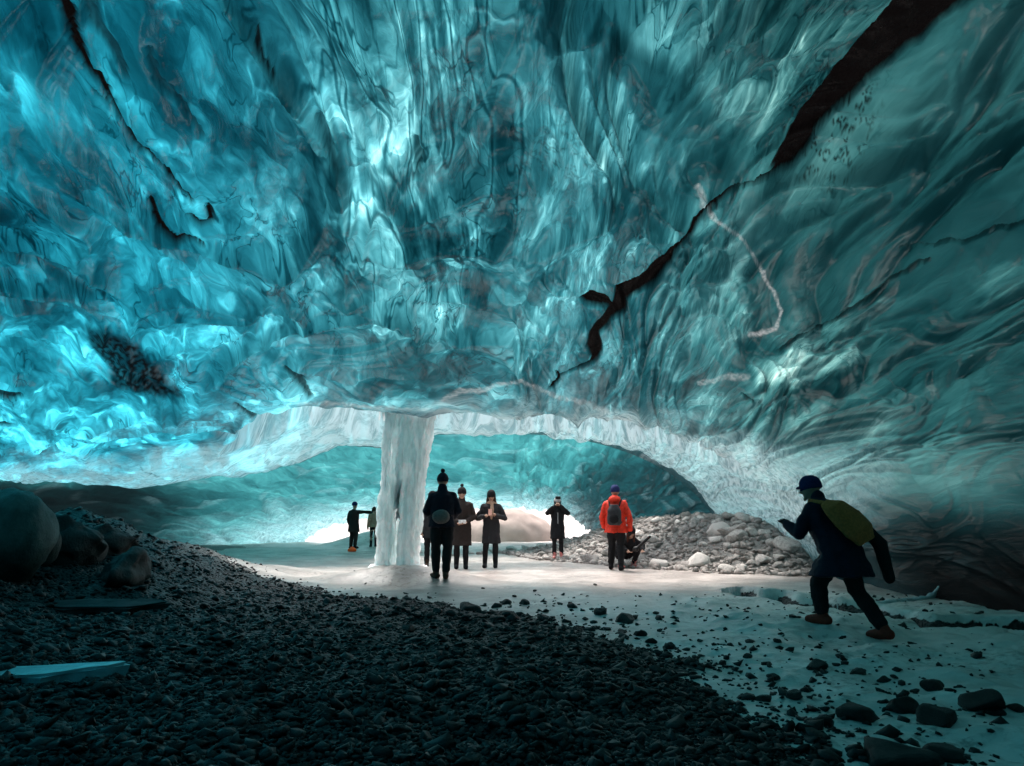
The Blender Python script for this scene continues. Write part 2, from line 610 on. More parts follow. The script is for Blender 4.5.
def itp(y, tab):
    xs_, vs_ = zip(*tab)
    xs_ = np.array(xs_, float)
    vs_ = np.array(vs_, float)
    # smooth (pchip-like via fine resample + blur)
    fy = np.linspace(xs_[0], xs_[-1], 2000)
    fv = np.interp(fy, xs_, vs_)
    k = 25
    ker = np.hanning(2 * k + 1)
    ker /= ker.sum()
    fv = np.convolve(np.pad(fv, k, mode='edge'), ker, 'valid')
    return np.interp(y, fy, fv)


T_XR = [(-8, 5.4), (4, 5.8), (8, 5.75), (12, 5.75), (16, 6.3), (19.2, 5.75), (19.6, 5.6)]
T_XL = [(-8, -6), (4, -8), (8, -10.5), (12, -13), (19.6, -18.5)]
T_H = [(-8, 0.2), (-6, 2.6), (-3, 3.9), (0, 4.25), (4, 4.3), (8, 3.95), (11, 3.45), (13.3, 3.05), (14.5, 3.12), (16.5, 3.35), (18, 3.6), (19.2, 3.3), (19.6, 3.22)]
T_XR2 = [(19.6, 5.6), (20.4, 7.2), (24, 7.0), (30, 5.2), (35, 4.0)]
T_XL2 = [(19.6, -18.5), (20.4, -20), (24, -17.5), (28, -14.5), (35, -10.2)]
T_H2 = [(19.6, 3.22), (20.4, 4.7), (23, 4.05), (27, 2.95), (31, 2.1), (35, 1.62)]


def shell(yv, TXR, TXL, TH, ncol, a0=math.pi, a1=0.0):
    av = np.linspace(a0, a1, ncol)
    A, Yg = np.meshgrid(av, yv)
    XR = itp(yv, TXR)[:, None]
    XL = itp(yv, TXL)[:, None]
    Hh = itp(yv, TH)[:, None]
    c = np.cos(A)
    X = np.where(c >= 0, np.sign(c) * np.abs(c) ** .95 * XR, np.abs(c) ** .95 * XL)
    e = np.where(c >= 0, .85, .95)
    Z = -.6 + (Hh + .6) * np.sin(A).clip(0, 1) ** e
    return A, X, Yg.copy(), Z


LIP = [(-25, 1.2), (-18, 1.75), (-13.5, 2.05), (-7.4, 2.14), (-5.3, 2.65), (-3, 3.15), (.7, 3.3), (3.4, 2.78), (4.7, 1.95), (5.3, 1.1), (5.6, .3), (6.2, -.5), (9, -1)]


def lip_z(x):
    return np.interp(x, [p[0] for p in LIP], [p[1] for p in LIP]) + .13 * fbm(x * .7, x * .2 + 3, 4, 44, .6)


def normals(X, Y, Z):
    P = np.stack([X, Y, Z], -1)
    du = np.gradient(P, axis=1)
    dv = np.gradient(P, axis=0)
    n = np.cross(du, dv)
    n /= np.linalg.norm(n, axis=-1, keepdims=True) + 1e-9
    n *= np.where(n[..., 2:3] > 0, -1, 1)          # into the cave
    return n


# light and dark of the roof seen from inside, painted in as ice thickness, 64 px cells
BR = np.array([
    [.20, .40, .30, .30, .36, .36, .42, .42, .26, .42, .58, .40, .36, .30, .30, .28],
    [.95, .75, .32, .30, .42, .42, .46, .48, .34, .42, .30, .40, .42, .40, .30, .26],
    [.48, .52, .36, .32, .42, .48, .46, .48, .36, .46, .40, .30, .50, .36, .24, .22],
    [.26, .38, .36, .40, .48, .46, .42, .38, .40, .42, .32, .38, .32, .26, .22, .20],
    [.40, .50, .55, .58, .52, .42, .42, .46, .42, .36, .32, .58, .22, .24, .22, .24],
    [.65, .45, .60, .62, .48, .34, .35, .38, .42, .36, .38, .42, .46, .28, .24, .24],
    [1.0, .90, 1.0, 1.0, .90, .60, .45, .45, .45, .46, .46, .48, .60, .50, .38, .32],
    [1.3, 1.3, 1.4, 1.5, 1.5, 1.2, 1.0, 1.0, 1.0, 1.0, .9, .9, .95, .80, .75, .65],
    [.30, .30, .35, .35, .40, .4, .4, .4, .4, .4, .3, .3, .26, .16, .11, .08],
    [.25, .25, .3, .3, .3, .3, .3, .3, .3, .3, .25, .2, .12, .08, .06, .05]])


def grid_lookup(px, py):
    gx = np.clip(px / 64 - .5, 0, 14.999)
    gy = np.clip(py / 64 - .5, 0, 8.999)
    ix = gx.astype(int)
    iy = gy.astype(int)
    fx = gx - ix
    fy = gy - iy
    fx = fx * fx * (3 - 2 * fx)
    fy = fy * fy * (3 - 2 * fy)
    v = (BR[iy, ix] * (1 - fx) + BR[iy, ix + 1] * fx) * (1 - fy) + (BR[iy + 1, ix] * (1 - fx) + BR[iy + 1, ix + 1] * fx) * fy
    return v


# --- main roof
yv = np.concatenate([np.linspace(-8, 2.0, 60)[:-1], np.linspace(2.0, 6, 170)[:-1], np.linspace(6, 19.6, 450)])
A, X, Y, Z = shell(yv, T_XR, T_XL, T_H, 1250, math.pi * .985, 0.0)
kl = sstep(13.2, 19.2, Y) * sstep(6.3, 5.4, X)
kl = np.where(X > -4.2, sstep(18.2, 19.4, Y) * sstep(6.3, 5.4, X), kl)
kl = np.where((X <= -4.2) & (X > -7.5), kl + (sstep(18.2, 19.4, Y) - kl) * sstep(-7.5, -4.2, X), kl)
Z = Z * (1 - kl) + lip_z(X) * kl
Tt = (math.pi / 2 - A) * 8.0
Ss = Y
hole_sd = poly_sd(X, Y, HOLE) + .45 * fbm(X * .55, Y * .55, 4, 40)
wellf = sstep(.1, -.55, hole_sd) * sstep(3.2, 2.2, np.abs(A - math.pi / 2))
# scallops and folds
wt_ = Tt + .9 * fbm(Tt * .45, Ss * .2, 2, 50)
ws_ = Ss + 1.4 * fbm(Tt * .4 + 5, Ss * .2, 2, 51)
n1 = perlin(wt_ * .42, ws_ * .17, 52)
wt2 = wt_ + .45 * perlin(wt_ * .9, ws_ * .4, 53)
ws2 = ws_ + .6 * perlin(wt_ * .9 + 3, ws_ * .4, 54)
n2 = perlin(wt2 * .95, ws2 * .36, 55)
n3 = perlin(wt2 * 2.1, ws2 * .8, 56)
n4 = perlin(wt2 * 5.0 + n3, ws2 * 1.9 + n2, 57)
D = .30 * (n1) + .24 * ((1 - np.abs(n2)) ** 3 - .4) + .11 * ((1 - np.abs(n3)) ** 3 - .4) + .035 * ((1 - np.abs(n4)) ** 2 - .4)
amp = sstep(-.1, .9, Z) * (1 - wellf) * (.45 + .55 * sstep(20, 9, Y)) * sstep(19.9, 18.7, Y) * .9 + .1
amp = np.where(Y < 1.5, amp * .6, amp)
px, py = to_px(X, Y, Z)
Np = normals(X, Y, Z)
calm0 = 1 - .35 * sstep(640, 760, px) * sstep(150, 260, py) - .3 * sstep(820, 940, px) - .35 * sstep(430, 470, py) * sstep(700, 800, px)
amp = amp * (.35 + .65 * calm0)
dp0 = D * amp
px, py = to_px(X + Np[..., 0] * dp0, Y + Np[..., 1] * dp0 * .6, Z + Np[..., 2] * dp0)


def boxed(pts, pad):
    """the roof vertices near a feature"""
    a = np.array([p[:2] for p in pts], float)
    return np.nonzero((px > a[:, 0].min() - pad) & (px < a[:, 0].max() + pad) & (py > a[:, 1].min() - pad) & (py < a[:, 1].max() + pad))


def feature(pts, wn, sd, fn, jag=0.0):
    """mask of a wavering line over the roof: fn(d / width) where it is near, else 0"""
    k = boxed(pts, 50)
    x, y = px[k], py[k]
    jx = fbm(x * .03, y * .03, 3, sd) * wn + jag * perlin(x * .17, y * .17, sd + 2)
    jy = fbm(x * .03 + 9, y * .03, 3, sd + 5) * wn + jag * perlin(x * .17 + 40, y * .17, sd + 2)
    d, w, s = line_d(x + jx, y + jy, pts)
    out = np.zeros(px.shape)
    out[k] = fn(d / w) * near[k]
    wid = np.zeros(px.shape)
    wid[k] = w
    return out, wid


def patch(poly, wn, sd, soft, grow=0):
    """mask of a polygon over the roof with a soft wavering edge"""
    k = boxed(poly, 60)
    x, y = px[k], py[k]
    g = poly_sd(x + wn * fbm(x * .03, y * .03, 3, sd), y + wn * fbm(x * .03 + 4, y * .03, 3, sd + 1), poly)
    out = np.zeros(px.shape)
    out[k] = sstep(soft, -soft, g - grow) * near[k]
    return out


def grit(x, y, sd):
    """curly lace of silt: thin wandering lines broken into bits"""
    wx = x + 7 * perlin(x * .07, y * .07, sd + 3)
    wy = y + 7 * perlin(x * .07, y * .07, sd + 4)
    ln = np.minimum(np.abs(perlin(wx * .11, wy * .11, sd)), np.abs(perlin(wx * .19, wy * .19, sd + 1)) * .8)
    return sstep(.13, .05, ln) * sstep(-.15, .2, perlin(x * .09, y * .09, sd + 5))


thick_tone = -np.log(grid_lookup(px, py).clip(.05, 3)) * 1.0  # painted roof light turned into thickness
thick_tone += D * .9
dirt = np.zeros_like(thick_tone)
frost_glow = np.zeros_like(thick_tone)
near = (Y > 2) & (Y < 19.7)

# great black crevasse in the roof
m = np.zeros_like(thick_tone)
for poly in ([(930, -60), (898, -2), (833, 70), (812, 97), (791, 129), (776, 156), (771, 170), (787, 169), (805, 152), (818, 130), (830, 116), (852, 96), (875, 74), (930, 30), (967, -2), (1030, -60)],
             [(672, 249), (672, 264), (655, 283), (626, 302), (625, 313), (611, 319), (598, 334), (600, 352), (593, 362), (587, 346), (590, 332), (606, 315), (614, 303), (615, 289), (640, 277), (664, 257)],
             [(581, 299), (589, 292), (597, 296), (606, 299), (616, 309), (600, 307), (585, 305)]):
    m = np.maximum(m, patch(poly, 2.5, 60, 1.4, .8 if len(poly) > 15 and poly[0][1] < 0 else 1.0))
for pts in ([(790, 165, 3), (775, 172, 2.6), (755, 181, 2.4), (730, 192, 2.4), (700, 214, 2.8), (684, 238, 2.6), (671, 254, 3.5)], [(595, 358, 2.2), (588, 363, 2), (572, 370, 1.6), (556, 377, 1.6)], [(556, 372, 1.5), (558, 380, 2), (551, 390, 2.2)]):
    m = np.maximum(m, feature(pts, 3, 61, lambda q: sstep(1.1, .7, q), 1.0)[0])
dirt = np.maximum(dirt, m)
D = D - m * .07
# speckled grit beside the crevasse
dirt = np.maximum(dirt, .9 * patch([(800, 75), (850, 60), (876, 90), (868, 140), (836, 190), (800, 175), (780, 120)], 8, 88, 14) * grit(px, py, 70))
dirt = np.maximum(dirt, .5 * patch([(520, 140), (590, 100), (600, 170), (560, 190), (530, 195)], 8, 89, 24) * grit(px, py, 72))
# slanting black seams on the left
for pts, wn, k, dk in (([(55, -25, 4), (66, 8, 5), (80, 45, 6), (92, 70, 4), (104, 92, 3.2), (118, 112, 2.6), (135, 140, 2.2), (160, 165, 2.0), (180, 192, 2.4), (190, 206, 1.6)], 4, 64, 1),
                       ([(92, 90, 1), (108, 108, 1.6), (124, 126, 1.2), (140, 150, .8)], 3, 65, .9),
                       ([(84, -10, 7), (100, 25, 8), (116, 55, 6), (128, 78, 3)], 4, 66, .75),
                       ([(152, 202, 2.5), (160, 224, 5), (176, 243, 4.5), (190, 240, 3.5), (204, 246, 2)], 4, 67, 1),
                       ([(185, 215, 2), (200, 226, 3.0), (210, 222, 4), (208, 203, 3)], 3, 68, 1),
                       ([(256, 30, 2.5), (258, 50, 4.5), (268, 70, 4), (276, 88, 2)], 4, 69, .95),
                       ([(148, 50, 2), (156, 75, 5), (180, 102, 4), (204, 138, 2.5)], 6, 74, .6),
                       ([(320, 118, 3), (330, 150, 7), (338, 175, 3)], 5, 75, .55),
                       ([(416, 138, 3), (419, 158, 5), (417, 178, 2)], 3, 76, .6),
                       ([(286, 368, 2.5), (300, 380, 4), (310, 398, 3.5)], 4, 77, .85),
                       ([(235, 405, 1.5), (250, 414, 3.5), (276, 428, 2.5)], 3, 78, .8),
                       ([(740, 395, 1.2), (752, 402, 1.5)], 2, 79, .8),
                       ([(776, 352, 1.2), (800, 336, 1.6), (840, 316, 1.8), (880, 290, 2.0), (910, 268, 2.0), (930, 258, 1.4)], 5, 80, .7),
                       ([(900, 245, 1.2), (960, 240, 2.2), (1040, 215, 2.5)], 5, 81, .5),
                       ([(0, 255, 3), (40, 262, 6), (80, 285, 5), (110, 300, 2)], 7, 82, .35),
                       ([(0, 395, 4), (18, 396, 3)], 3, 83, .9), ([(0, 424, 2.5), (14, 425, 1.5)], 2, 84, .9)):
    m, w = feature(pts, wn, k, lambda q: sstep(1.15, .6, q), .8)
    dirt = np.maximum(dirt, m * dk)
    D = D - m * .06
# gravelly dirty lens at left
gm = patch([(86, 330), (110, 334), (138, 352), (168, 384), (182, 393), (150, 394), (120, 384), (104, 364)], 6, 85, 5)
dirt = np.maximum(dirt, gm * (.45 + .5 * sstep(-.2, .25, perlin(px * .25, py * .25, 86))))
thick_tone += gm * 1.2
# big facets: (polygon, extra thickness, edge softness)
for poly, dt, sft in (([(520, -20), (590, -20), (600, 30), (588, 48), (560, 55), (540, 40)], 1.0, 10),
                      ([(610, 35), (650, 55), (690, 80), (722, 122), (735, 170), (690, 190), (660, 240), (648, 200), (665, 140), (630, 100), (612, 70)], .55, 8),
                      ([(585, -20), (740, -20), (716, 30), (690, 60), (675, 72), (630, 42)], -.55, 6),
                      ([(350, 165), (372, 168), (378, 210), (366, 224), (352, 214)], -1.0, 4),
                      ([(-20, 10), (60, -20), (66, 40), (60, 80), (20, 50)], .5, 22),
                      ([(0, 60), (14, 72), (10, 86), (0, 86)], .8, 5),
                      ([(6, 62), (22, 72), (40, 110), (50, 136), (30, 125), (12, 95)], -.6, 8),
                      ([(72, -10), (84, -6), (100, 40), (130, 90), (170, 150), (180, 185), (150, 140), (110, 90), (86, 40)], -.6, 6),
                      ([(752, 362), (800, 355), (854, 351), (862, 366), (800, 385), (757, 390)], -1.35, 5),
                      ([(760, 386), (800, 386), (850, 372), (850, 402), (800, 420), (755, 412)], .4, 8),
                      ([(752, 240), (788, 260), (786, 320), (760, 338), (744, 316), (746, 270)], .75, 9),
                      ([(690, 300), (738, 270), (746, 330), (730, 360), (690, 345)], -.45, 12),
                      ([(75, 380), (130, 384), (120, 402), (90, 400)], .5, 5),
                      ([(60, 330), (84, 328), (105, 365), (100, 378), (60, 372)], -.5, 8),
                      ([(975, 280), (1030, 255), (1030, 285), (985, 308)], -.7, 6),
                      ([(880, 145), (1030, 120), (1030, 240), (900, 235)], .35, 30),
                      ([(400, 345), (440, 340), (470, 380), (420, 402), (390, 400)], .35, 10)):
    mm = patch(poly, 8, 90, sft)
    thick_tone += dt * mm
    D += dt * mm * .06
# pale pinkish reflections and glow lines, painted into the ice
glow_line = np.zeros_like(thick_tone)
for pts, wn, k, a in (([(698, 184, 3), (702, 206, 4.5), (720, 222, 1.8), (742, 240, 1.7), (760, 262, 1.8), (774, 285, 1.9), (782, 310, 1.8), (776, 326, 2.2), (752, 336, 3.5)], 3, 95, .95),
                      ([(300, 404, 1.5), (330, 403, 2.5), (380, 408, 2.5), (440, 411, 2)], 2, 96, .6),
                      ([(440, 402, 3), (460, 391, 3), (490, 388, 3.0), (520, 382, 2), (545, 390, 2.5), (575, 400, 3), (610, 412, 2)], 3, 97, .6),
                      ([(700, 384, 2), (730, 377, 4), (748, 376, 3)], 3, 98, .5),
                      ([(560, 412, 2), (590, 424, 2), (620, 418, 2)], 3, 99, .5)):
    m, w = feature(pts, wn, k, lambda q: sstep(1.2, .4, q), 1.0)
    glow_line = np.maximum(glow_line, a * m * (.5 + .7 * sstep(-.3, .3, perlin(px * .3, py * .3, 99))))

# frosty white ice toward the daylight
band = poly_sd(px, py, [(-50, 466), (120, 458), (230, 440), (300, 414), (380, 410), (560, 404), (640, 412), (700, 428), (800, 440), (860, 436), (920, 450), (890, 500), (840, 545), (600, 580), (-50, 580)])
frost_glow = np.maximum(frost_glow, sstep(14, -22, band + 12 * fbm(px * .02, py * .05, 3, 100)) * sstep(8, 14, Y))
frost_glow = np.maximum(frost_glow, wellf)
thick_tone = thick_tone + .9 * frost_glow * 0
frost_glow = np.maximum(frost_glow, .3 * sstep(11, 15, Y) * sstep(-.4, .5, n2))
frost_glow = np.maximum(frost_glow, glow_line * .3)
drape = np.maximum(patch([(285, -60), (560, -60), (560, 120), (520, 230), (470, 300), (330, 300), (290, 180)], 14, 130, 40), .45 * patch([(560, 60), (650, 60), (660, 300), (540, 320)], 14, 131, 40))
drape = np.maximum(drape, .5 * patch([(690, 300), (745, 280), (750, 340), (700, 350)], 6, 132, 10))
hue = .55 * sstep(60, 420, px) + .45 * sstep(560, 900, px)
# lower right wall: its shade painted in as extra thickness and dirt
lowr = sstep(1.6, .1, Z) * sstep(3.5, 5, X) * sstep(15.5, 12.5, Y)
thick_tone += lowr * 2.2
lowl = sstep(1.75, 1.3, Z) * sstep(-4, -8, X)
dirt = np.maximum(dirt, .86 * sstep(1.5, .3, Z + .25 * fbm(X * .8 + Y * .5, Z * 1.5, 3, 123)) * sstep(4.6, 5.3, X) * sstep(12.5, 10, Y))  # dirt mask used to darken the shaded wall foot
dirt = np.maximum(dirt, lowl * .35 * sstep(.0, .5, fbm(X, Y, 3, 101) + .3))
frost_glow = np.where(lowl > .5, frost_glow * .4, frost_glow)

busy = 1 - .2 * sstep(640, 740, px) * sstep(200, 280, py) - .4 * sstep(820, 940, px) - .35 * sstep(430, 470, py) * sstep(700, 800, px)
busy -= .6 * patch([(735, 170), (770, 180), (880, 60), (1100, -40), (1100, 240), (900, 250), (800, 300), (745, 290)], 10, 120, 30)
busy -= .4 * patch([(620, 40), (690, 80), (722, 122), (760, 160), (690, 185), (650, 160), (625, 100)], 8, 121, 12)
busy -= .35 * patch([(-50, -50), (150, -50), (180, 150), (60, 170), (-50, 60)], 10, 122, 25)
busy = busy.clip(.25, 1)
disp = D * amp
X2 = X + Np[..., 0] * disp
Y2 = Y + Np[..., 1] * disp * .6
Z2 = Z + Np[..., 2] * disp + wellf ** 1.5 * 1.35
keep = (wellf < .93)
keepq = keep[:-1, :-1] | keep[1:, 1:]
roof = grid_mesh('cave_ceiling', X2, Y2, Z2, M_ICE, keep=keepq, attrs={'ice': (thick_tone, frost_glow, dirt), 'flow': (Tt, Ss, busy), 'extra': (glow_line, hue, drape)})
tag(roof, kind='structure')
RPX, RPY = to_px(X2, Y2, Z2)
RPT = np.stack([X2, Y2, Z2], -1)


def on_roof(a, b, ylo, yhi):
    q = (RPX - a) ** 2 + (RPY - b) ** 2 + np.where((RPT[..., 1] > ylo) & (RPT[..., 1] < yhi), 0, 1e9)
    return Vector(RPT.reshape(-1, 3)[int(np.argmin(q))])


# --- far vault beyond the second lip
yv = np.concatenate([np.linspace(19.6, 20.4, 26)[:-1], np.linspace(20.4, 35, 260)])
A, X, Y, Z = shell(yv, T_XR2, T_XL2, T_H2, 620, math.pi * .99, 0.0)
kl = sstep(20.4, 19.6, Y)
Z = np.where(kl > 0, Z * (1 - kl) + np.minimum(lip_z(X), Z) * kl, Z)
Tt = (math.pi / 2 - A) * 8.0
Np = normals(X, Y, Z)
wt_ = Tt + .9 * fbm(Tt * .45, Y * .3, 2, 150)
n2 = perlin(wt_ * .8, Y * .5, 155)
n3 = perlin(wt_ * 2.0, Y * 1.3, 156)
D = .22 * ((1 - np.abs(n2)) ** 3 - .4) + .10 * ((1 - np.abs(n3)) ** 3 - .4)
px, py = to_px(X, Y, Z)
thick_tone = np.full(X.shape, .75) + .5 * D
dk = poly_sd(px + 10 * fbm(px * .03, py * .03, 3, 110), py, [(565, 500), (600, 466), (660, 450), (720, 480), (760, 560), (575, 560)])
thick_tone += 1.7 * sstep(28, -20, dk)
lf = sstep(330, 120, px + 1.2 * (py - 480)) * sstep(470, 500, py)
thick_tone += 2.0 * lf
thick_tone += sstep(440, 480, py) * .1
frost_glow = .03 + .8 * sstep(28.5, 34.2, Y + 1.2 * n2) * sstep(620, 520, px) + .15 * sstep(.3, .55, n3)  # whitened toward the cave mouth to paint its soft glow
dirt = .8 * sstep(250, 110, px + 20 * fbm(px * .02, py * .05, 3, 141)) * sstep(470, 490, py)
fad = sstep(19.6, 20.6, Y)
X2 = X + Np[..., 0] * D * fad
Z2 = Z + Np[..., 2] * D * fad
h2 = poly_sd(X, Y, [(-3.6, 20.2), (3.4, 20.2), (3.8, 21.5), (2.6, 23.0), (-2.6, 23.0), (-4.2, 21.6)]) + .2 * fbm(X * .8, Y * .8, 3, 140)  # unseen second roof opening, added to bring daylight onto the far floor
k2_ = h2 > 0
far = grid_mesh('far_ice_wall', X2, Y, Z2, M_FAR, keep=k2_[:-1, :-1] | k2_[1:, 1:], attrs={'ice': (thick_tone, frost_glow, dirt), 'flow': (Tt, Y, 0 * Y + 1), 'extra': (0 * Y, 0 * Y + .7, 0 * Y)})
tag(far, kind='structure')


# ------------------------------------------------------------------ stones
def stone_mesh(name, seed, sub=2, flat=1.0, facet=True, rough=.16):
    bm = bmesh.new()
    bmesh.ops.create_icosphere(bm, subdivisions=sub, radius=1)
    co = np.array([v.co for v in bm.verts])
    fc = np.array([[v.index for v in f.verts] for f in bm.faces])
    bm.free()
    r = np.random.default_rng(seed)
    if facet:
        for _ in range(9):
            n = r.normal(size=3)
            n /= np.linalg.norm(n)
            k = r.uniform(.5, .88)
            dd = co @ n - k
            co = co - np.where(dd > 0, dd, 0)[:, None] * n * .88
    nn = co / np.linalg.norm(co, axis=1, keepdims=True)
    co = co + nn * (rough * perlin3(co * 1.3 + seed, seed % 7) + rough * .5 * perlin3(co * 3.1 + seed, 3))[:, None]
    co *= np.array([1.0, r.uniform(.7, .95), r.uniform(.55, .8) * flat])
    return np_mesh(name, co, fc, None, smooth=True)


def with_mat(me, mat):
    m = me.copy()
    m.materials.clear()
    m.materials.append(mat)
    return m


STONES = [stone_mesh('stone', 100 + i, 3) for i in range(9)]
DARKS = [with_mat(m, M_DARK) for m in STONES]
PALES = [with_mat(m, M_PALE) for m in STONES]


def hit(px_, py_):
    """the point of the ground seen at a pixel"""
    z = 0.0
    for _ in range(7):
        x, y = on_ground(px_, py_, min(z, .95))
        y = min(max(y, 1.5), 60)
        z = .5 * z + .5 * gz(x, y)
    return x, y, gz(x, y)


def put_stone(name, pool, x, y, r, label, group=None, sink=.3, zs=1.0, cat='stone', z=None, rot=None):
    o = link(name, pool[random.randrange(len(pool))])
    o.location = (x, y, (gz(x, y) if z is None else z) + r * .55 * zs * (1 - 2 * sink) + .02 * r)
    o.scale = (r * random.uniform(.9, 1.15), r * random.uniform(.85, 1.1), r * zs * random.uniform(.85, 1.1))
    o.rotation_euler = (random.uniform(-.3, .3), random.uniform(-.3, .3), random.uniform(0, 6.28) if rot is None else rot)
    tag(o, label, cat, group)
    return o


def px_stone(name, pool, px_, py_, wpx, label, group=None, zs=1.0, cat='stone'):
    x, y, z = hit(px_, py_ + wpx * .22)
    return put_stone(name, pool, x, y, wpx * y / F / 2, label, group, zs=zs, cat=cat)


def scatter_mesh(name, pts, rad, mat, seed):
    """many small stones as one mesh"""
    bm = bmesh.new()
    bmesh.ops.create_icosphere(bm, subdivisions=1, radius=1)
    b = np.array([v.co for v in bm.verts])
    fc = np.array([[v.index for v in f.verts] for f in bm.faces])
    bm.free()
    r = np.random.default_rng(seed)
    n = len(pts)
    nv = len(b)
    co = np.repeat(b[None], n, 0)
    co = co + r.normal(size=co.shape) * .24
    sc = np.stack([rad, rad * r.uniform(.6, 1, n), rad * r.uniform(.4, .75, n)], 1)
    co = co * sc[:, None, :]
    a = r.uniform(0, 6.28, n)
    ca, sa = np.cos(a)[:, None], np.sin(a)[:, None]
    x = co[..., 0] * ca - co[..., 1] * sa
    y = co[..., 0] * sa + co[..., 1] * ca
    tx, ty = r.normal(size=(2, n, 1)) * .25
    z = co[..., 2] + x * tx + y * ty
    co = np.stack([x, y, z], -1) + pts[:, None, :]
    fcs = (fc[None] + (np.arange(n) * nv)[:, None, None]).reshape(-1, 3)
    me = np_mesh(name, co.reshape(-1, 3), fcs, mat, smooth=False)
    return link(name, me)


# gravel of the foreground
def spots(n, x0, x1, y0, y1, ok, seed, bias=1.0):
    r = np.random.default_rng(seed)
    x = r.uniform(x0, x1, n)
    y = y0 * (y1 / y0) ** (r.random(n) ** bias)
    x = x * np.clip(y / y1, .2, 1) if bias < 0 else x
    m = ok(x, y)
    return x[m], y[m]


r_ = np.random.default_rng(5)
NG = 60000
ny = 2.3 * (16 / 2.3) ** r_.random(NG)
nx = r_.uniform(-.78, .62, NG) * ny
sdp = poly_sd(nx, ny, ICE_ZONE) + .3 * fbm(nx * .9, ny * .9, 3, 31)
okm = (sdp > -.1) | (r_.random(NG) < .30 * np.exp(np.minimum(sdp, 0) * 2.6)) | ((r_.random(NG) < .05) & (ny < 11) & (nx > -.3))
okm &= (nx > -8)
nx, ny = nx[okm], ny[okm]
rad = np.exp(r_.normal(math.log(.013), .55, len(nx))).clip(.005, .05) * (1 + ny * .03)
nz = ground_z(nx, ny) + rad * .1
g_ = scatter_mesh('gravel', np.stack([nx, ny, nz], 1), rad, M_GRAV, 6)
tag(g_, kind='stuff')
g_['label'] = 'dark wet gravel covering the cave floor in the foreground'

# pebbles between the rubble stones
rx = r_.uniform(-.8, 8, 9000)
ry = r_.uniform(14.2, 24, 9000)
okm = poly_sd(rx, ry, RUB_ZONE) < .1
rx, ry = rx[okm], ry[okm]
rad = np.exp(r_.normal(math.log(.055), .4, len(rx))).clip(.02, .12)
g_ = scatter_mesh('rubble', np.stack([rx, ry, ground_z(rx, ry) + rad * .15], 1), rad, M_PALE, 8)
tag(g_, kind='stuff')
g_['label'] = 'small pale pebbles filling the bank of rubble below the ice wall'

# dark stones lying on the ice, one by one
BIG = [(860, 710, 46, 'big rounded black stone on the ice at lower right, largest of the black stones there'),
       (821, 719, 27, 'upright black stone just left of the big rounded black stone'),
       (901, 702, 31, 'black stone close to the right of the big rounded black stone'),
       (938, 713, 42, 'flat wide black stone with pale rim right of the rounded black stones'),
       (934, 683, 25, 'black stone lying alone on pale ice behind the wide flat stone'),
       (985, 697, 46, 'long low black stone on the ice near the dark right wall'),
       (897, 744, 72, 'broad black rock slab lowest on the ice in front of the big rounded stone'),
       (946, 750, 40, 'low black rock half sunk in ice beside the broad black slab')]
for px_, py_, w_, lb in BIG:
    px_stone('dark_stone', DARKS, px_, py_, w_, lb, 'dark stones on the ice', zs=.8 if w_ < 70 else .55)
MIDS = [(993, 710, 22), (1016, 706, 16), (766, 663, 14), (795, 693, 20), (763, 697, 16), (817, 664, 23), (858, 670, 16), (884, 678, 14), (895, 676, 9), (730, 644, 9),
        (750, 640, 14), (748, 655, 12), (774, 676, 13), (722, 662, 10), (690, 690, 15), (840, 655, 10), (836, 664, 9), (778, 640, 9), (915, 690, 10), (880, 690, 9),
        (506, 601, 14), (525, 601, 14), (469, 606, 24), (513, 614, 22), (573, 605, 12), (601, 610, 19), (624, 617, 22), (546, 610, 9), (545, 617, 15), (670, 645, 18),
        (691, 660, 16), (640, 632, 16), (652, 640, 12), (607, 628, 10), (560, 603, 6), (585, 618, 8), (656, 611, 7), (674, 617, 6), (700, 640, 7), (660, 630, 7),
        (483, 588, 4), (535, 590, 5), (595, 584, 5), (673, 611, 5), (705, 620, 5), (725, 628, 6), (712, 630, 5), (640, 596, 4), (533, 628, 14), (497, 618, 16), (452, 612, 16), (430, 606, 12)]
for px_, py_, w_ in MIDS:
    px_stone('dark_stone', DARKS, px_, py_, w_, 'small black stone lying loose on the grey ice beside the gravel', 'dark stones on the ice', zs=.8)
# cobbles in the gravel
n_c = 0
while n_c < 140:
    py_ = random.uniform(598, 764)
    px_ = random.uniform(2, 790)
    x, y, z = hit(px_, py_)
    if poly_sd(np.array([x]), np.array([y]), ICE_ZONE)[0] < .05 or y > 13:
        continue
    put_stone('cobble', DARKS, x, y, random.uniform(.02, .055) * (1 + .04 * y), 'dark wet cobble embedded in the black gravel of the foreground', 'cobbles in the foreground gravel', zs=.75, cat='cobble')
    n_c += 1

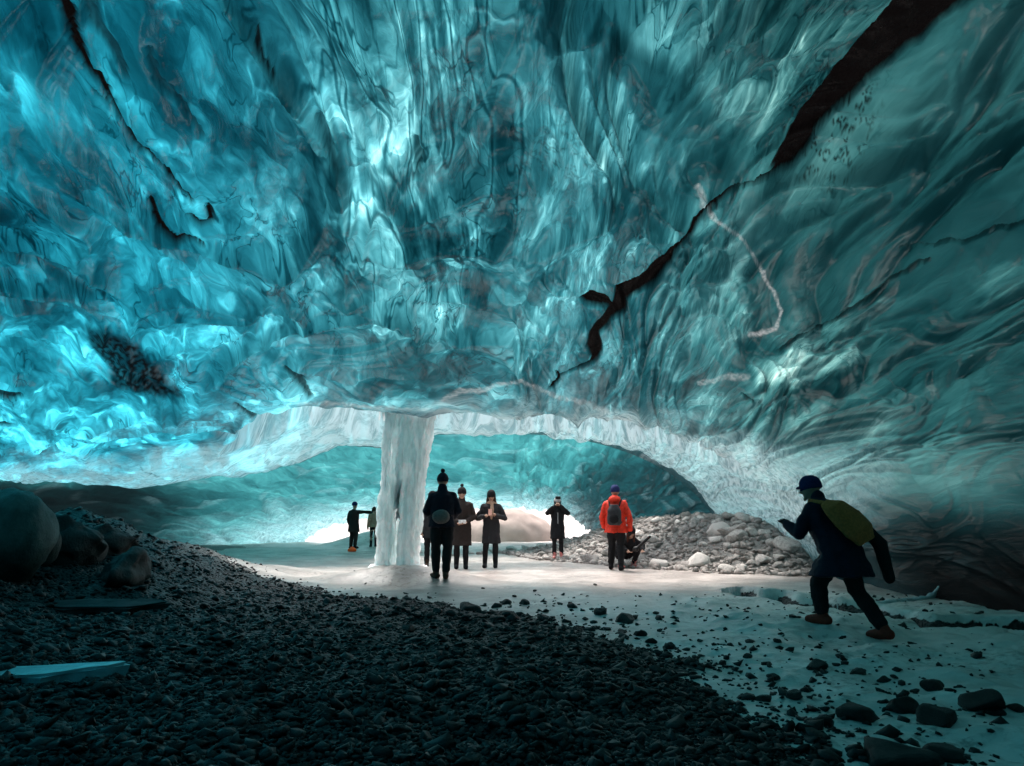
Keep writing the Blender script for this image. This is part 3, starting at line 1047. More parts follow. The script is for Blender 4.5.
# rubble bank, stone by stone
for px_, py_, w_, lb in ((653, 526, 20, 'smooth pale boulder on top of the rubble bank just right of the red jacket'),
                         (743, 524, 21, 'big grey boulder on top of the rubble bank below the ice wall'),
                         (759, 520, 16, 'pale boulder on the crest of the rubble bank, right of the big grey boulder'),
                         (764, 543, 19, 'round grey boulder with dark underside in the middle of the rubble bank'),
                         (790, 539, 14, 'brown stone at the right end of the rubble bank beside the walking person'),
                         (727, 556, 26, 'long flat grey boulder near the foot of the rubble bank'),
                         (660, 562, 28, 'rough grey boulder at the foot of the rubble beside the red jacketed person')):
    px_stone('rubble_stone', PALES, px_, py_, w_ * .85, lb, 'stones of the rubble bank', zs=.8)
n_c = 0
while n_c < 230:
    x, y = random.uniform(-.6, 7), random.uniform(14.4, 21)
    if poly_sd(np.array([x]), np.array([y]), RUB_ZONE)[0] > -.02:
        continue
    r = min(.34, math.exp(random.gauss(math.log(.105), .5)))
    put_stone('rubble_stone', PALES, x, y, r, 'pale grey stone among many in the rubble bank below the ice wall', 'stones of the rubble bank', zs=.85)
    n_c += 1
for px_, py_, w_ in ((495, 547, 16), (512, 545, 13), (527, 546, 17), (541, 548, 14), (555, 549, 10), (480, 550, 11), (418, 548, 10), (470, 549, 8), (450, 551, 9), (438, 550, 8), (576, 545, 12), (590, 543, 12)):
    x, y = on_ground(px_, py_ + 5, 0)
    put_stone('rubble_stone', PALES, x, y, w_ * y / F / 2, 'grey stone in the low row across the bright floor behind the people', 'stones in the row behind the people', zs=.7)

# boulders on the left bank
B_ = [stone_mesh('boulder', 300 + i, 4, 1.15, facet=False, rough=.13) for i in range(3)]
BR2 = [stone_mesh('boulder', 320 + i, 4, 1.0, facet=True, rough=.30) for i in range(3)]
BOULD = [with_mat(m, stone_material('grey_boulder', (.035, .042, .036), (.11, .125, .11), .6, .4, 2.5)) for m in B_]
BOULD_D = [with_mat(m, stone_material('black_boulder', (.004, .004, .004), (.022, .020, .018), .6, .4, 4)) for m in BR2]
for px_, py_, y_, wpx, hpx, pool, lb in ((8, 536, 7.6, 104, 88, BOULD, 'huge smooth rounded grey boulder at the left edge on the moraine bank'),
                                        (46, 545, 7.9, 30, 44, BOULD, 'narrow grey boulder pressed against the huge smooth boulder'),
                                        (76, 540, 8.6, 74, 74, BOULD_D, 'black boulder to the right of the huge smooth grey boulder'),
                                        (126, 570, 8.4, 78, 56, BOULD_D, 'low black boulder on the slope below the moraine crest, nearest to the floor'),
                                        (112, 540, 9.4, 66, 50, BOULD_D, 'dark boulder half buried on the crest behind the other black boulders')):
    p = at_depth(px_, py_, y_)
    o = link('boulder', pool[random.randrange(3)])
    o.location = p
    o.scale = (wpx * y_ / F / 2, wpx * y_ / F / 2 * .9, hpx * y_ / F / 2 * 1.35)
    o.rotation_euler = (0, 0, random.uniform(0, 6))
    tag(o, lb, 'boulder', 'boulders on the left bank')

# ------------------------------------------------------------------ ice pieces
M_SLAB = simple('slab_ice', (.55, .66, .68), .25, 6, .2, .4, .03, .5)
M_DIRTY = simple('dirty_ice', (.045, .055, .056), .75, 9, .5, .6, .03, .15)


def slab(name, pts, th, label, mat, seed):
    """thin broken plate of ice: outline in metres round its centre"""
    bm = bmesh.new()
    top = [bm.verts.new((x, y, th + .012 * math.sin(5 * x + seed))) for x, y in pts]
    bot = [bm.verts.new((x * .93, y * .93, -.02)) for x, y in pts]
    bm.faces.new(top)
    bm.faces.new(bot[::-1])
    n = len(pts)
    for i in range(n):
        bm.faces.new((bot[i], bot[(i + 1) % n], top[(i + 1) % n], top[i]))
    bmesh.ops.bevel(bm, geom=[e for e in bm.edges if all(v in top for v in e.verts)], offset=th * .35, segments=2, affect='EDGES')
    bmesh.ops.recalc_face_normals(bm, faces=bm.faces)
    me = bpy.data.meshes.new(name)
    bm.to_mesh(me)
    bm.free()
    me.materials.append(mat)
    o = link(name, me)
    tag(o, label, 'ice slab', 'broken ice slabs on the gravel', 'thing')
    return o


for (px_, py_), pts, th, lb, rz in (((50, 684), [(-.48, -.12), (-.38, -.03), (-.31, -.02), (-.2, .05), (-.06, .03), (.05, .09), (.16, .07), (.31, .13), (.36, .10), (.27, .03), (.2, -.01), (.08, -.05), (.02, -.12), (-.12, -.10), (-.2, -.15), (-.36, -.13)], .05, 'long pointed slab of pale blue ice on the black gravel at far left', 0),
                                ((92, 612), [(-.35, -.08), (-.28, .03), (-.1, .06), (-.02, .13), (.16, .10), (.25, .16), (.38, .05), (.24, -.02), (.2, -.09), (.02, -.06), (-.1, -.13)], .05, 'dull blue ice slab half buried in gravel below the left boulders', .2)):
    x, y, z = hit(px_, py_)
    o = slab('ice_slab', pts, th, lb, M_SLAB if px_ == 50 else M_DIRTY, px_)
    sc_ = y / 4.0
    o.location = (x, y, z + .04)
    o.scale = (sc_, sc_, 1)
    o.rotation_euler = (.10, .03, rz)


TMP = bpy.data.scenes.new('workshop')


def remesh(name, bm, voxel, smooth=4, wrinkle=0.0, freq=9, seed=0):
    me = bpy.data.meshes.new(name)
    bm.to_mesh(me)
    bm.free()
    ob = bpy.data.objects.new(name, me)
    TMP.collection.objects.link(ob)
    md = ob.modifiers.new('r', 'REMESH')
    md.mode = 'VOXEL'
    md.voxel_size = voxel
    sm = ob.modifiers.new('s', 'SMOOTH')
    sm.factor = .5
    sm.iterations = smooth
    with bpy.context.temp_override(scene=TMP, view_layer=TMP.view_layers[0]):
        dg = bpy.context.evaluated_depsgraph_get()
        dg.update()
    out = bpy.data.meshes.new_from_object(ob.evaluated_get(dg))
    bpy.data.objects.remove(ob)
    bpy.data.meshes.remove(me)
    n = len(out.vertices)
    if wrinkle and n:
        co = np.empty(n * 3, np.float32)
        no = np.empty(n * 3, np.float32)
        out.vertices.foreach_get('co', co)
        out.vertices.foreach_get('normal', no)
        co = co.reshape(-1, 3)
        no = no.reshape(-1, 3)
        w = perlin3(co * freq + seed, 2) + .5 * perlin3(co * freq * 2.3 + seed, 4)
        co = co + no * (w * wrinkle)[:, None]
        out.vertices.foreach_set('co', co.astype(np.float32).ravel())
    out.polygons.foreach_set('use_smooth', np.ones(len(out.polygons), bool))
    out.update()
    out.name = name
    return out


def loft(bm, rings, seg=18):
    """closed loft through rings (centre, ax, ay): ax and ay half axes as vectors"""
    prev = None
    allr = []
    for c, ax, ay in rings:
        vs = [bm.verts.new(c + ax * math.cos(2 * math.pi * k / seg) + ay * math.sin(2 * math.pi * k / seg)) for k in range(seg)]
        allr.append(vs)
        if prev:
            for k in range(seg):
                bm.faces.new((prev[k], prev[(k + 1) % seg], vs[(k + 1) % seg], vs[k]))
        prev = vs
    bm.faces.new(allr[0][::-1])
    bm.faces.new(allr[-1])


_b = bmesh.new()
bmesh.ops.create_uvsphere(_b, u_segments=16, v_segments=10, radius=1)
_SV = [v.co.copy() for v in _b.verts]
_SF = [[v.index for v in f.verts] for f in _b.faces]
_b.free()


def ball(bm, c, r, rot=None):
    c = Vector(c)
    rr = Vector(r) if hasattr(r, '__len__') else Vector((r, r, r))
    m = Matrix.Translation(c) @ (rot.to_4x4() if rot else Matrix()) @ Matrix.Diagonal((*rr, 1))
    vs = [bm.verts.new(m @ v) for v in _SV]
    for f in _SF:
        bm.faces.new([vs[i] for i in f])


def limb(bm, pts, rad):
    """round-ended tapered tube through points"""
    pts = [Vector(p) for p in pts]
    for i in range(len(pts) - 1):
        a, b = pts[i], pts[i + 1]
        d = (b - a)
        if d.length < 1e-5:
            continue
        d.normalize()
        u = d.orthogonal().normalized()
        v = d.cross(u)
        loft(bm, [(a, u * rad[i], v * rad[i]), (a.lerp(b, .5), u * (rad[i] + rad[i + 1]) / 2, v * (rad[i] + rad[i + 1]) / 2), (b, u * rad[i + 1], v * rad[i + 1])], 14)
    for p, r in zip(pts, rad):
        ball(bm, p, r)


# ice column: two frozen trickles grown together
bm = bmesh.new()
cx, cy = -1.9, 13.75
k_ = 13.75 / F
rr = random.Random(3)
for i in range(80):
    f = rr.random()
    tx = (f - .5) * 50 * k_
    left = f < .52
    if left:
        bx = (-29 + f / .52 * 14) * k_
    else:
        bx = (-7 + (f - .52) / .48 * 17) * k_
    dep = rr.uniform(-.16, .16)
    r0 = rr.uniform(.035, .085)
    end = 1.0 if (.08 < f < .92 or rr.random() < .3) else rr.uniform(.25, .8)
    if i >= 46:
        f = rr.uniform(.36, .66)
        tx = (f - .5) * 50 * k_
        bx = (-12 + (f - .5) * 30) * k_
        end = rr.uniform(.66, .76)
        left = True
    pts, rad = [], []
    for q in (0, .12, .25, .4, .55, .7, .85, 1.0):
        qq = q * end
        k2 = sstep(.0, .95, qq) if True else qq
        x = tx * (1 - k2) + bx * k2
        pts.append((x + rr.uniform(-.016, .016), dep * (1.15 - .45 * qq) + rr.uniform(-.016, .016), 3.75 - qq * 3.75))
        rad.append(r0 * (1.5 - .9 * min(1, qq * 3) * .6 if q < .3 else 1.0) * rr.uniform(.85, 1.15) * (1 if end == 1 or q < .8 else (1.2 - q)))
    limb(bm, pts, rad)
# frozen splash at the foot
for fx, fy, fr in ((-.5, -.05, .16), (-.42, .1, .2), (-.3, -.12, .14), (.0, -.05, .18), (.14, .1, .17), (.2, -.08, .15)):
    ball(bm, (fx, fy, .04), (fr * 1.5, fr * 1.2, .10))
# curtain of small drips at the top
for q in range(16):
    x = rr.uniform(-.62, .66)
    l_ = rr.uniform(.1, .5)
    y_ = rr.uniform(-.1, .15)
    limb(bm, [(x, y_, 3.75), (x, y_, 3.1), (x + rr.uniform(-.02, .02), y_, 3.05 - l_)], [.05, .035, .012])
me = remesh('ice_column', bm, .018, 2)
co = np.empty(len(me.vertices) * 3, np.float32)
no = co.copy()
me.vertices.foreach_get('co', co)
me.vertices.foreach_get('normal', no)
co = co.reshape(-1, 3)
no = no.reshape(-1, 3)
w = perlin(co[:, 0] * 9 + co[:, 1] * 5, co[:, 2] * 1.6, 7) * .03 + perlin(co[:, 0] * 20 + co[:, 1] * 14, co[:, 2] * 4.5, 8) * .026 + perlin(co[:, 0] * 16, co[:, 2] * 12 + co[:, 1] * 9, 9) * .016
me.vertices.foreach_set('co', (co + no * w[:, None]).astype(np.float32).ravel())
me.update()
me.materials.append(M_COL)
col = link('ice_column', me)
col.location = (cx, cy, gz(cx, cy) - .05)
tag(col, 'tall frosted ice column of two fused trickles reaching from roof to floor', 'ice column', None, 'thing')

# bright melt ridge at the foot of the right wall
bm = bmesh.new()
pts = []
for a, b in ((872, 603), (892, 602), (912, 601), (926, 599), (935, 594), (939, 587)):
    x, y, z = hit(a, b)
    p = on_roof(a, b, 6.5, 13)
    pts.append(p if p.y < y else Vector((x, y, z)))
limb(bm, pts, [.02, .035, .04, .04, .035, .02])
me = remesh('ice_ridge', bm, .015, 2, .015, 12)
me.materials.append(M_SLAB)
tag(link('ice_ridge', me), 'curved white ridge of ice where the dark right wall meets the floor', 'ice ridge')

# hump of tan silt outside the cave mouth
hx, hy, _ = (*on_ground(505, 541, 0), 0)
hy = 37.5
hx = (503 - 512) / F * hy
bm = bmesh.new()
ball(bm, (0, 0, 0), (2.8, 2.2, 1.75))
me = remesh('silt_mound', bm, .12, 3, .10, .9)
me.materials.append(simple('tan_silt', (.36, .29, .255), .9, 1.5, .12, .4, .05))
o = link('silt_mound', me)
o.location = (hx, hy, gz(hx, hy) - .15)
tag(o, 'smooth tan silt mound in the bright cave mouth behind the people', 'mound')


# ------------------------------------------------------------------ people
M_SKIN = simple('skin', (.42, .25, .18), .55, 20, .1, .1)
M_EYE = simple('eye', (.02, .015, .012), .3, 20, .05, 0)
M_LIP = simple('lip', (.30, .11, .09), .5, 20, .05, 0)
M_GLOVE = simple('glove_knit', (.018, .018, .02), .9, 60, .3, .3)


def cloth(name, col, rough=.85, scale=45):
    return simple('cloth_' + name, col, rough, scale, .18, .35, .006, .2)


V = Vector
FING = [(.026, .070, .0085), (.009, .080, .009), (-.009, .075, .0085), (-.025, .058, .0075)]


def person(px_, py_, y, h, yaw, label, outfit, pose=None, lean=0.0, vox=.012, z=None, head_turn=0.0, head_pitch=0.0, hips=None):
    """a figure facing -Y before the yaw; feet on the ground"""
    pose = pose or {}
    S = h / 1.72
    x = (px_ - W / 2) / F * (y * cp + ((gz(0, y) if z is None else z) - CAM_Z) * sp)
    zz = gz(x, y) if z is None else z
    root = bpy.data.objects.new('person', None)
    C.objects.link(root)
    root.location = (x, y, zz)
    root.rotation_euler = (0, 0, yaw)
    root.empty_display_size = .3
    tag(root, label, 'person', 'visitors in the ice cave')
    hip = V(hips) if hips else V((0, 0, .90))
    Rl = Matrix.Rotation(lean, 3, 'X')           # positive leans towards -Y

    def T(p):                                     # torso frame above the hip
        return hip + Rl @ V(p)
    chest = T((0, .0, .36))
    neck = T((0, .01, .55))
    Rh = Matrix.Rotation(lean * .45, 3, 'X') @ Matrix.Rotation(head_turn, 3, 'Z') @ Matrix.Rotation(head_pitch, 3, 'X')
    head = neck + Rl @ V((0, -.012, .035)) + Rh @ V((0, -.02, .125))
    J = {}
    for s_, k in ((1, 'L'), (-1, 'R')):
        sh = T((.168 * s_, .01, .455))
        el = V(pose.get('elbow' + k, (.245 * s_, .05, 1.08)))
        wr = V(pose.get('wrist' + k, (.245 * s_, -.04, .84)))
        hj = hip + V((.088 * s_, 0, -.02))
        kn = V(pose.get('knee' + k, (.098 * s_, -.015, .49)))
        an = V(pose.get('ankle' + k, (.10 * s_, .02, .085)))
        td = V(pose.get('toe' + k, (.10 * s_ * .35, -1, 0))).normalized()
        J[k] = (sh, el, wr, hj, kn, an, td)
    sc = lambda p: V(p) * S
    o = outfit
    # ---- body, one continuous surface
    bm = bmesh.new()
    rings = []
    for pz, rx, ry in ((-.06, .13, .10), (.02, .162, .118), (.12, .150, .105), (.22, .142, .10), (.34, .168, .115), (.44, .175, .105), (.50, .12, .085), (.53, .065, .062)):
        c = T((0, .005, pz))
        rings.append((c * S, Rl @ V((rx, 0, 0)) * S, Rl @ V((0, ry, 0)) * S))
    loft(bm, rings, 20)
    limb(bm, [sc(T((0, .01, .48))), sc(neck), sc(head + Rh @ V((0, .015, -.05)))], [.068 * S, .054 * S, .055 * S])
    ball(bm, sc(head + Rh @ V((0, .012, .01))), V((.081, .099, .112)) * S, Rh)
    ball(bm, sc(head + Rh @ V((0, -.012, -.055))), V((.056, .070, .062)) * S, Rh)
    ball(bm, sc(head + Rh @ V((0, -.094, -.018))), V((.013, .020, .024)) * S, Rh)         # nose
    ball(bm, sc(head + Rh @ V((0, -.072, -.105))), V((.024, .016, .018)) * S, Rh)         # chin
    for s_ in (1, -1):
        ball(bm, sc(head + Rh @ V((.077 * s_, .015, -.012))), V((.010, .020, .031)) * S, Rh)   # ear
    for k, s_ in (('L', 1), ('R', -1)):
        sh, el, wr, hj, kn, an, td = J[k]
        limb(bm, [sc(T((.10 * s_, .01, .455))), sc(sh), sc(el), sc(wr)], [.066 * S, .062 * S, .044 * S, .030 * S])
        limb(bm, [sc(hj), sc(hj.lerp(kn, .5)), sc(kn), sc(kn.lerp(an, .35)), sc(an)], [.086 * S, .076 * S, .055 * S, .054 * S, .038 * S])
        limb(bm, [sc(an + td * -.035 + V((0, 0, -.045))), sc(an + td * .07 + V((0, 0, -.045))), sc(an + td * .15 + V((0, 0, -.055)))], [.036 * S, .038 * S, .028 * S])
        # hand: palm, four fingers, thumb
        d = (wr - el).normalized()
        side = d.cross(V((0, 0, 1)))
        if side.length < .1:
            side = V((0, 1, 0))
        side.normalize()
        side = side if side.y < 0 or abs(side.y) < .2 else -side
        nrm = d.cross(side).normalized()
        curl = V((-.5 * s_, -.25, 0)) + nrm * 0
        curl = (curl - d * curl.dot(d))
        if curl.length > 1e-3:
            curl.normalize()
        ball(bm, sc(wr + d * .045), V((.036, .036, .044)) * S * .92)
        for off, ln, rr_ in FING:
            a = wr + d * .075 + side * off
            b = a + d * ln * .5 + curl * ln * .18
            c = b + d * ln * .34 + curl * ln * .38
            limb(bm, [sc(a), sc(b), sc(c)], [rr_ * S * 1.1, rr_ * S, rr_ * S * .85])
        a = wr + d * .03 + side * .03
        b = a + d * .035 + side * .028
        limb(bm, [sc(a), sc(b), sc(b + d * .03 + curl * .012)], [.012 * S, .011 * S, .009 * S])
    me = remesh('body', bm, vox * .8, 2)
    for m in (o.get('skin', M_SKIN), M_EYE, M_LIP, o.get('glove', M_SKIN)):
        me.materials.append(m)
    n = len(me.polygons)
    ce = np.empty(n * 3, np.float32)
    me.polygons.foreach_get('center', ce)
    ce = ce.reshape(-1, 3)
    idx = np.zeros(n, np.int32)
    for s_ in (1, -1):
        e = np.array(sc(head + Rh @ V((.031 * s_, -.085, .012))))
        idx[np.linalg.norm((ce - e) / np.array([.016, .022, .010]) / S, axis=1) < 1] = 1
    e = np.array(sc(head + Rh @ V((0, -.085, -.066))))
    idx[np.linalg.norm((ce - e) / np.array([.026, .025, .009]) / S, axis=1) < 1] = 2
    for k in 'LR':
        sh, el, wr = J[k][:3]
        d = (wr - el).normalized()
        t_ = (ce - np.array(sc(wr))) @ np.array(d)
        dist = np.linalg.norm(ce - np.array(sc(wr)), axis=1)
        idx[(t_ > -.03) & (dist < .24 * S)] = 3
    me.polygons.foreach_set('material_index', idx)
    link('body', me, root)

    # ---- trousers
    def add(name, bm_, mat, wr_=.006, fr=9, vx=vox, sm=3):
        m_ = remesh(name, bm_, vx, sm, wr_, fr, len(label))
        m_.materials.append(mat)
        return link(name, m_, root)
    bm = bmesh.new()
    rings = [(sc(hip + V((0, .005, zz_))), V((rx * S, 0, 0)), V((0, ry * S, 0))) for zz_, rx, ry in ((-.10, .15, .12), (0, .178, .135), (.10, .168, .122))]
    loft(bm, rings, 20)
    tw = o.get('leg_w', 1.0)
    for k in 'LR':
        sh, el, wr, hj, kn, an, td = J[k]
        limb(bm, [sc(hj), sc(hj.lerp(kn, .5)), sc(kn), sc(kn.lerp(an, .4)), sc(an + (kn - an).normalized() * .06)],
             [.098 * S * tw, .088 * S * tw, .068 * S * tw, .066 * S * tw, .056 * S * tw])
    add('trousers', bm, o['trousers'], .011, 11)
    # ---- boots
    for k in 'LR':
        sh, el, wr, hj, kn, an, td = J[k]
        bm = bmesh.new()
        limb(bm, [sc(an + td * -.045 + V((0, 0, -.043))), sc(an + td * .06 + V((0, 0, -.040))), sc(an + td * .155 + V((0, 0, -.048)))], [.050 * S, .054 * S, .042 * S])
        limb(bm, [sc(an + (kn - an).normalized() * .13), sc(an), sc(an + td * .01 + V((0, 0, -.04)))], [.058 * S, .054 * S, .05 * S])
        # flat sole
        bmesh.ops.bisect_plane(bm, geom=bm.verts[:] + bm.edges[:] + bm.faces[:], plane_co=sc(an + V((0, 0, -.085))), plane_no=(0, 0, -1), clear_outer=False)
        b_ = add('boot', bm, o['boots'], .003, 14, vox * .9, 2)
    # ---- coat
    if o.get('coat'):
        hem = o.get('hem', .80)
        bm = bmesh.new()
        bw = o.get('coat_w', 1.0)
        rings = []
        prof = [(.555, .075, .078), (.52, .125, .098), (.46, .195, .130), (.36, .198, .145), (.22, .182, .140), (.08, .190, .146), (-.02, .200, .150)]
        for pz, rx, ry in prof:
            rings.append((sc(T((0, .005, pz))), Rl @ V((rx * bw, 0, 0)) * S, Rl @ V((0, ry * bw, 0)) * S))
        z0 = hip.z
        hb = o.get('hem_shift', V((0, 0, 0)))
        for q in (.33, .66, 1.0):
            c = hip.lerp(V((hip.x, hip.y, 0)) + hb, 0)
            zc = (z0 - .02) * (1 - q) + hem * q
            kx = .200 + .018 * q + o.get('flare', .0) * q
            rings.append((sc(V((hip.x + hb.x * q, hip.y + hb.y * q + .005, zc))), V((kx * bw * S, 0, 0)), V((0, (.150 + .02 * q + o.get('flare', 0) * q) * bw * S, 0))))
        loft(bm, rings, 24)
        for k, s_ in (('L', 1), ('R', -1)):
            sh, el, wr = J[k][:3]
            limb(bm, [sc(T((.09 * s_, .01, .46))), sc(sh), sc(sh.lerp(el, .5)), sc(el), sc(wr - (wr - el).normalized() * .01)], [.078 * S, .078 * S, .072 * S, .064 * S, .054 * S])
        if o.get('collar'):
            limb(bm, [sc(neck + V((0, .02, -.03))), sc(neck + V((0, .015, .04)))], [.088 * S, .082 * S])
        if o.get('hood_down'):
            ball(bm, sc(T((0, .10, .54))), V((.13, .085, .085)) * S)
        c_ = add('coat' if hem < .7 else 'jacket', bm, o['coat'], .017, 8)
        if o.get('reflect'):
            bm = bmesh.new()
            limb(bm, [sc(T((0, -.15, .40))), sc(T((0, -.158, .10)))], [.012 * S, .012 * S])
            m_ = remesh('zip', bm, .008, 1)
            m_.materials.append(o['reflect'])
            link('zip', m_, c_)
    if o.get('hood'):
        bm = bmesh.new()
        ball(bm, sc(head + Rh @ V((0, .025, .012))), V((.108, .120, .135)) * S, Rh)
        ball(bm, sc(head + Rh @ V((0, .03, -.09))), V((.115, .105, .08)) * S, Rh)
        bmesh.ops.bisect_plane(bm, geom=bm.verts[:] + bm.edges[:] + bm.faces[:], plane_co=sc(head + Rh @ V((0, -.06, 0))), plane_no=Rh @ V((0, -1, 0)), clear_outer=True)
        bmesh.ops.holes_fill(bm, edges=[e for e in bm.edges if e.is_boundary], sides=0)
        add('hood', bm, o['hood'], .005, 9)
    if o.get('hat'):
        bm = bmesh.new()
        rings = []
        for pz, r_q in ((-.012, .104), (.03, .109), (.075, .102), (.115, .078), (.142, .042)):
            rings.append((sc(head + Rh @ V((0, .018, pz))), Rh @ V((r_q * .93 * S, 0, 0)), Rh @ V((0, r_q * 1.12 * S, 0))))
        loft(bm, rings, 22)
        hat = add(o.get('hat_name', 'beanie'), bm, o['hat'], .004, 16, vox * .8)
        if o.get('bobble'):
            bm = bmesh.new()
            ball(bm, sc(head + Rh @ V((0, .02, .175))), .04 * S)
            m_ = remesh('bobble', bm, vox * .7, 1, .006, 40)
            m_.materials.append(o['bobble'])
            link('bobble', m_, hat)
        if o.get('brim'):
            bm = bmesh.new()
            limb(bm, [sc(head + Rh @ V((.045, -.09, .03))), sc(head + Rh @ V((0, -.125, .03))), sc(head + Rh @ V((-.045, -.09, .03)))], [.014 * S] * 3)
            m_ = remesh('brim', bm, vox * .7, 1)
            m_.materials.append(o['hat'])
            link('brim', m_, hat)
    if o.get('hair'):
        bm = bmesh.new()
        ball(bm, sc(head + Rh @ V((0, .03, .01))), V((.088, .092, .105)) * S, Rh)
        for s_ in (1, -1):
            limb(bm, [sc(head + Rh @ V((.072 * s_, .02, .02))), sc(head + Rh @ V((.085 * s_, .0, -.10))), sc(head + Rh @ V((.085 * s_, -.035, -.22)))], [.03 * S, .034 * S, .02 * S])
        add('hair', bm, o['hair'], .006, 25)
    if o.get('scarf'):
        bm = bmesh.new()
        for q in range(10):
            a = q / 10 * 6.283
            ball(bm, sc(neck + V((.085 * math.cos(a), .01 + .08 * math.sin(a), .0))), .045 * S)
        limb(bm, [sc(neck + V((.02, -.10, 0))), sc(T((.03, -.155, .38))), sc(T((.02, -.165, .2)))], [.04 * S, .045 * S, .03 * S])
        add('scarf', bm, o['scarf'], .007, 14)
    return root, dict(S=S, T=T, J=J, head=head, Rh=Rh, neck=neck, sc=sc, Rl=Rl, hip=hip)


def worn(name, root, bm, mat, label, cat, vox=.012, wr_=.005, fr=9):
    """a bag and the like carried by a person: a thing of its own"""
    me = remesh(name, bm, vox, 3, wr_, fr)
    me.materials.append(mat)
    o = link(name, me)
    o.location = root.location
    o.rotation_euler = root.rotation_euler
    tag(o, label, cat, None, 'thing')
    return o


K = cloth('black', (.012, .012, .014))
KB = cloth('navy_black', (.010, .012, .022))
BR_ = cloth('dark_brown', (.030, .022, .020))
GR_ = cloth('charcoal', (.026, .026, .029))
RED = cloth('red_shell', (.72, .045, .022), .6, 25)
BLUE = cloth('blue_knit', (.012, .022, .095))
NAVY = cloth('navy_shell', (.006, .007, .022), .7)
TAN = cloth('tan_wool', (.42, .27, .19))
OLIVE = cloth('olive_canvas', (.52, .165, .05))
GREYB = cloth('grey_canvas', (.16, .14, .13))
RBOOT = cloth('rust_boot', (.26, .032, .018), .6)
PBOOT = cloth('pink_shoe', (.62, .22, .20), .6)
BBOOT = cloth('brown_boot', (.05, .025, .016), .6)
HAIR = cloth('brown_hair', (.045, .024, .015), .5)
PHONE = simple('phone_case', (.75, .75, .75), .4)
BLACKM = simple('black_plastic', (.012, .012, .012), .35)
ORANGE = cloth('orange_nylon', (.9, .13, .03), .6)

PI = math.pi
# 1: back to us beside the ice column
r1, d1 = person(441, 577, 12.6, 1.70, PI + .1, 'person in black with bobble hat and grey waist bag, back turned beside the ice column',
                dict(coat=KB, hem=.84, trousers=K, boots=BBOOT, hat=KB, bobble=KB, glove=M_GLOVE, coat_w=1.08, collar=True, leg_w=1.2),
                dict(elbowL=(.27, -.02, 1.10), wristL=(.17, -.20, 1.0), elbowR=(-.27, -.02, 1.10), wristR=(-.17, -.20, 1.0), toeL=(.5, -1, 0), ankleL=(.085, .0, .085), ankleR=(-.075, .05, .085)))
bm = bmesh.new()
ball(bm, (.02, .20, 1.0), (.15, .075, .12))
wb = worn('waist_bag', r1, bm, GREYB, 'grey rounded waist bag on the back of the person beside the ice column', 'waist bag')
bm = bmesh.new()
limb(bm, [(-.19, .02, 1.02), (-.14, .14, 1.02), (.02, .165, 1.02), (.17, .13, 1.02), (.2, .02, 1.02)], [.014] * 5)
me = remesh('strap', bm, .01, 1)
me.materials.append(K)
link('strap', me, wb)
# 2: hidden behind 1
person(431, 564, 17.0, 1.66, .2, 'person in dark coat mostly hidden behind the back turned person with the waist bag',
       dict(coat=GR_, hem=.66, trousers=K, boots=BBOOT, hat=K, scarf=GR_))
# 3: brown coat
r3, d3 = person(461, 565, 16.4, 1.72, .12, 'person in long dark brown coat and bobble hat with hands joined before the belly',
                dict(coat=BR_, hem=.50, trousers=K, boots=K, hat=K, bobble=K, collar=True, coat_w=1.06),
                dict(elbowL=(.28, .02, 1.10), wristL=(.09, -.21, 1.0), elbowR=(-.28, .02, 1.10), wristR=(-.09, -.21, .98)))
bm = bmesh.new()
bmesh.ops.create_cube(bm, size=1, matrix=Matrix.Translation((0, -.30, 1.0)) @ Matrix.Diagonal((.16, .02, .08, 1)))
worn('phone', r3, bm, PHONE, 'white phone held by the person in the long brown coat', 'phone', .006, 0)
# 4: long grey coat, scarf, phone
r4, d4 = person(491, 565, 16.6, 1.66, -.05, 'person in long charcoal coat and tan scarf looking at a phone held at chest',
                dict(coat=GR_, hem=.54, trousers=K, boots=K, hair=HAIR, hat=K, scarf=TAN),
                dict(elbowL=(.31, .0, 1.10), wristL=(.12, -.22, 1.17), elbowR=(-.31, .0, 1.10), wristR=(-.12, -.22, 1.15), ankleR=(-.14, .0, .085), kneeR=(-.12, -.02, .48)), head_pitch=.25)
bm = bmesh.new()
bmesh.ops.create_cube(bm, size=1, matrix=Matrix.Translation((0, -.31, 1.19)) @ Matrix.Rotation(-.5, 4, 'X') @ Matrix.Diagonal((.08, .02, .16, 1)))
worn('phone', r4, bm, cloth('pink_case', (.55, .30, .24)), 'pale pink phone held by the person in the charcoal coat', 'phone', .006, 0)
# 5: hooded photographer
r5, d5 = person(558, 557, 20.0, 1.58, .0, 'person in long black hooded parka raising both hands to the face to take a picture',
                dict(coat=K, hem=.56, trousers=K, boots=PBOOT, hood=K, hat=cloth('pale_knit', (.5, .48, .48)), reflect=cloth('zip_white', (.4, .4, .4))),
                dict(elbowL=(.30, -.10, 1.29), wristL=(.07, -.17, 1.50), elbowR=(-.30, -.10, 1.29), wristR=(-.07, -.17, 1.50)))
bm = bmesh.new()
bmesh.ops.create_cube(bm, size=1, matrix=Matrix.Translation((0, -.25, 1.58)) @ Matrix.Diagonal((.14, .03, .08, 1)))
worn('camera', r5, bm, BLACKM, 'small black camera at the face of the person in the hooded parka', 'camera', .008, 0)
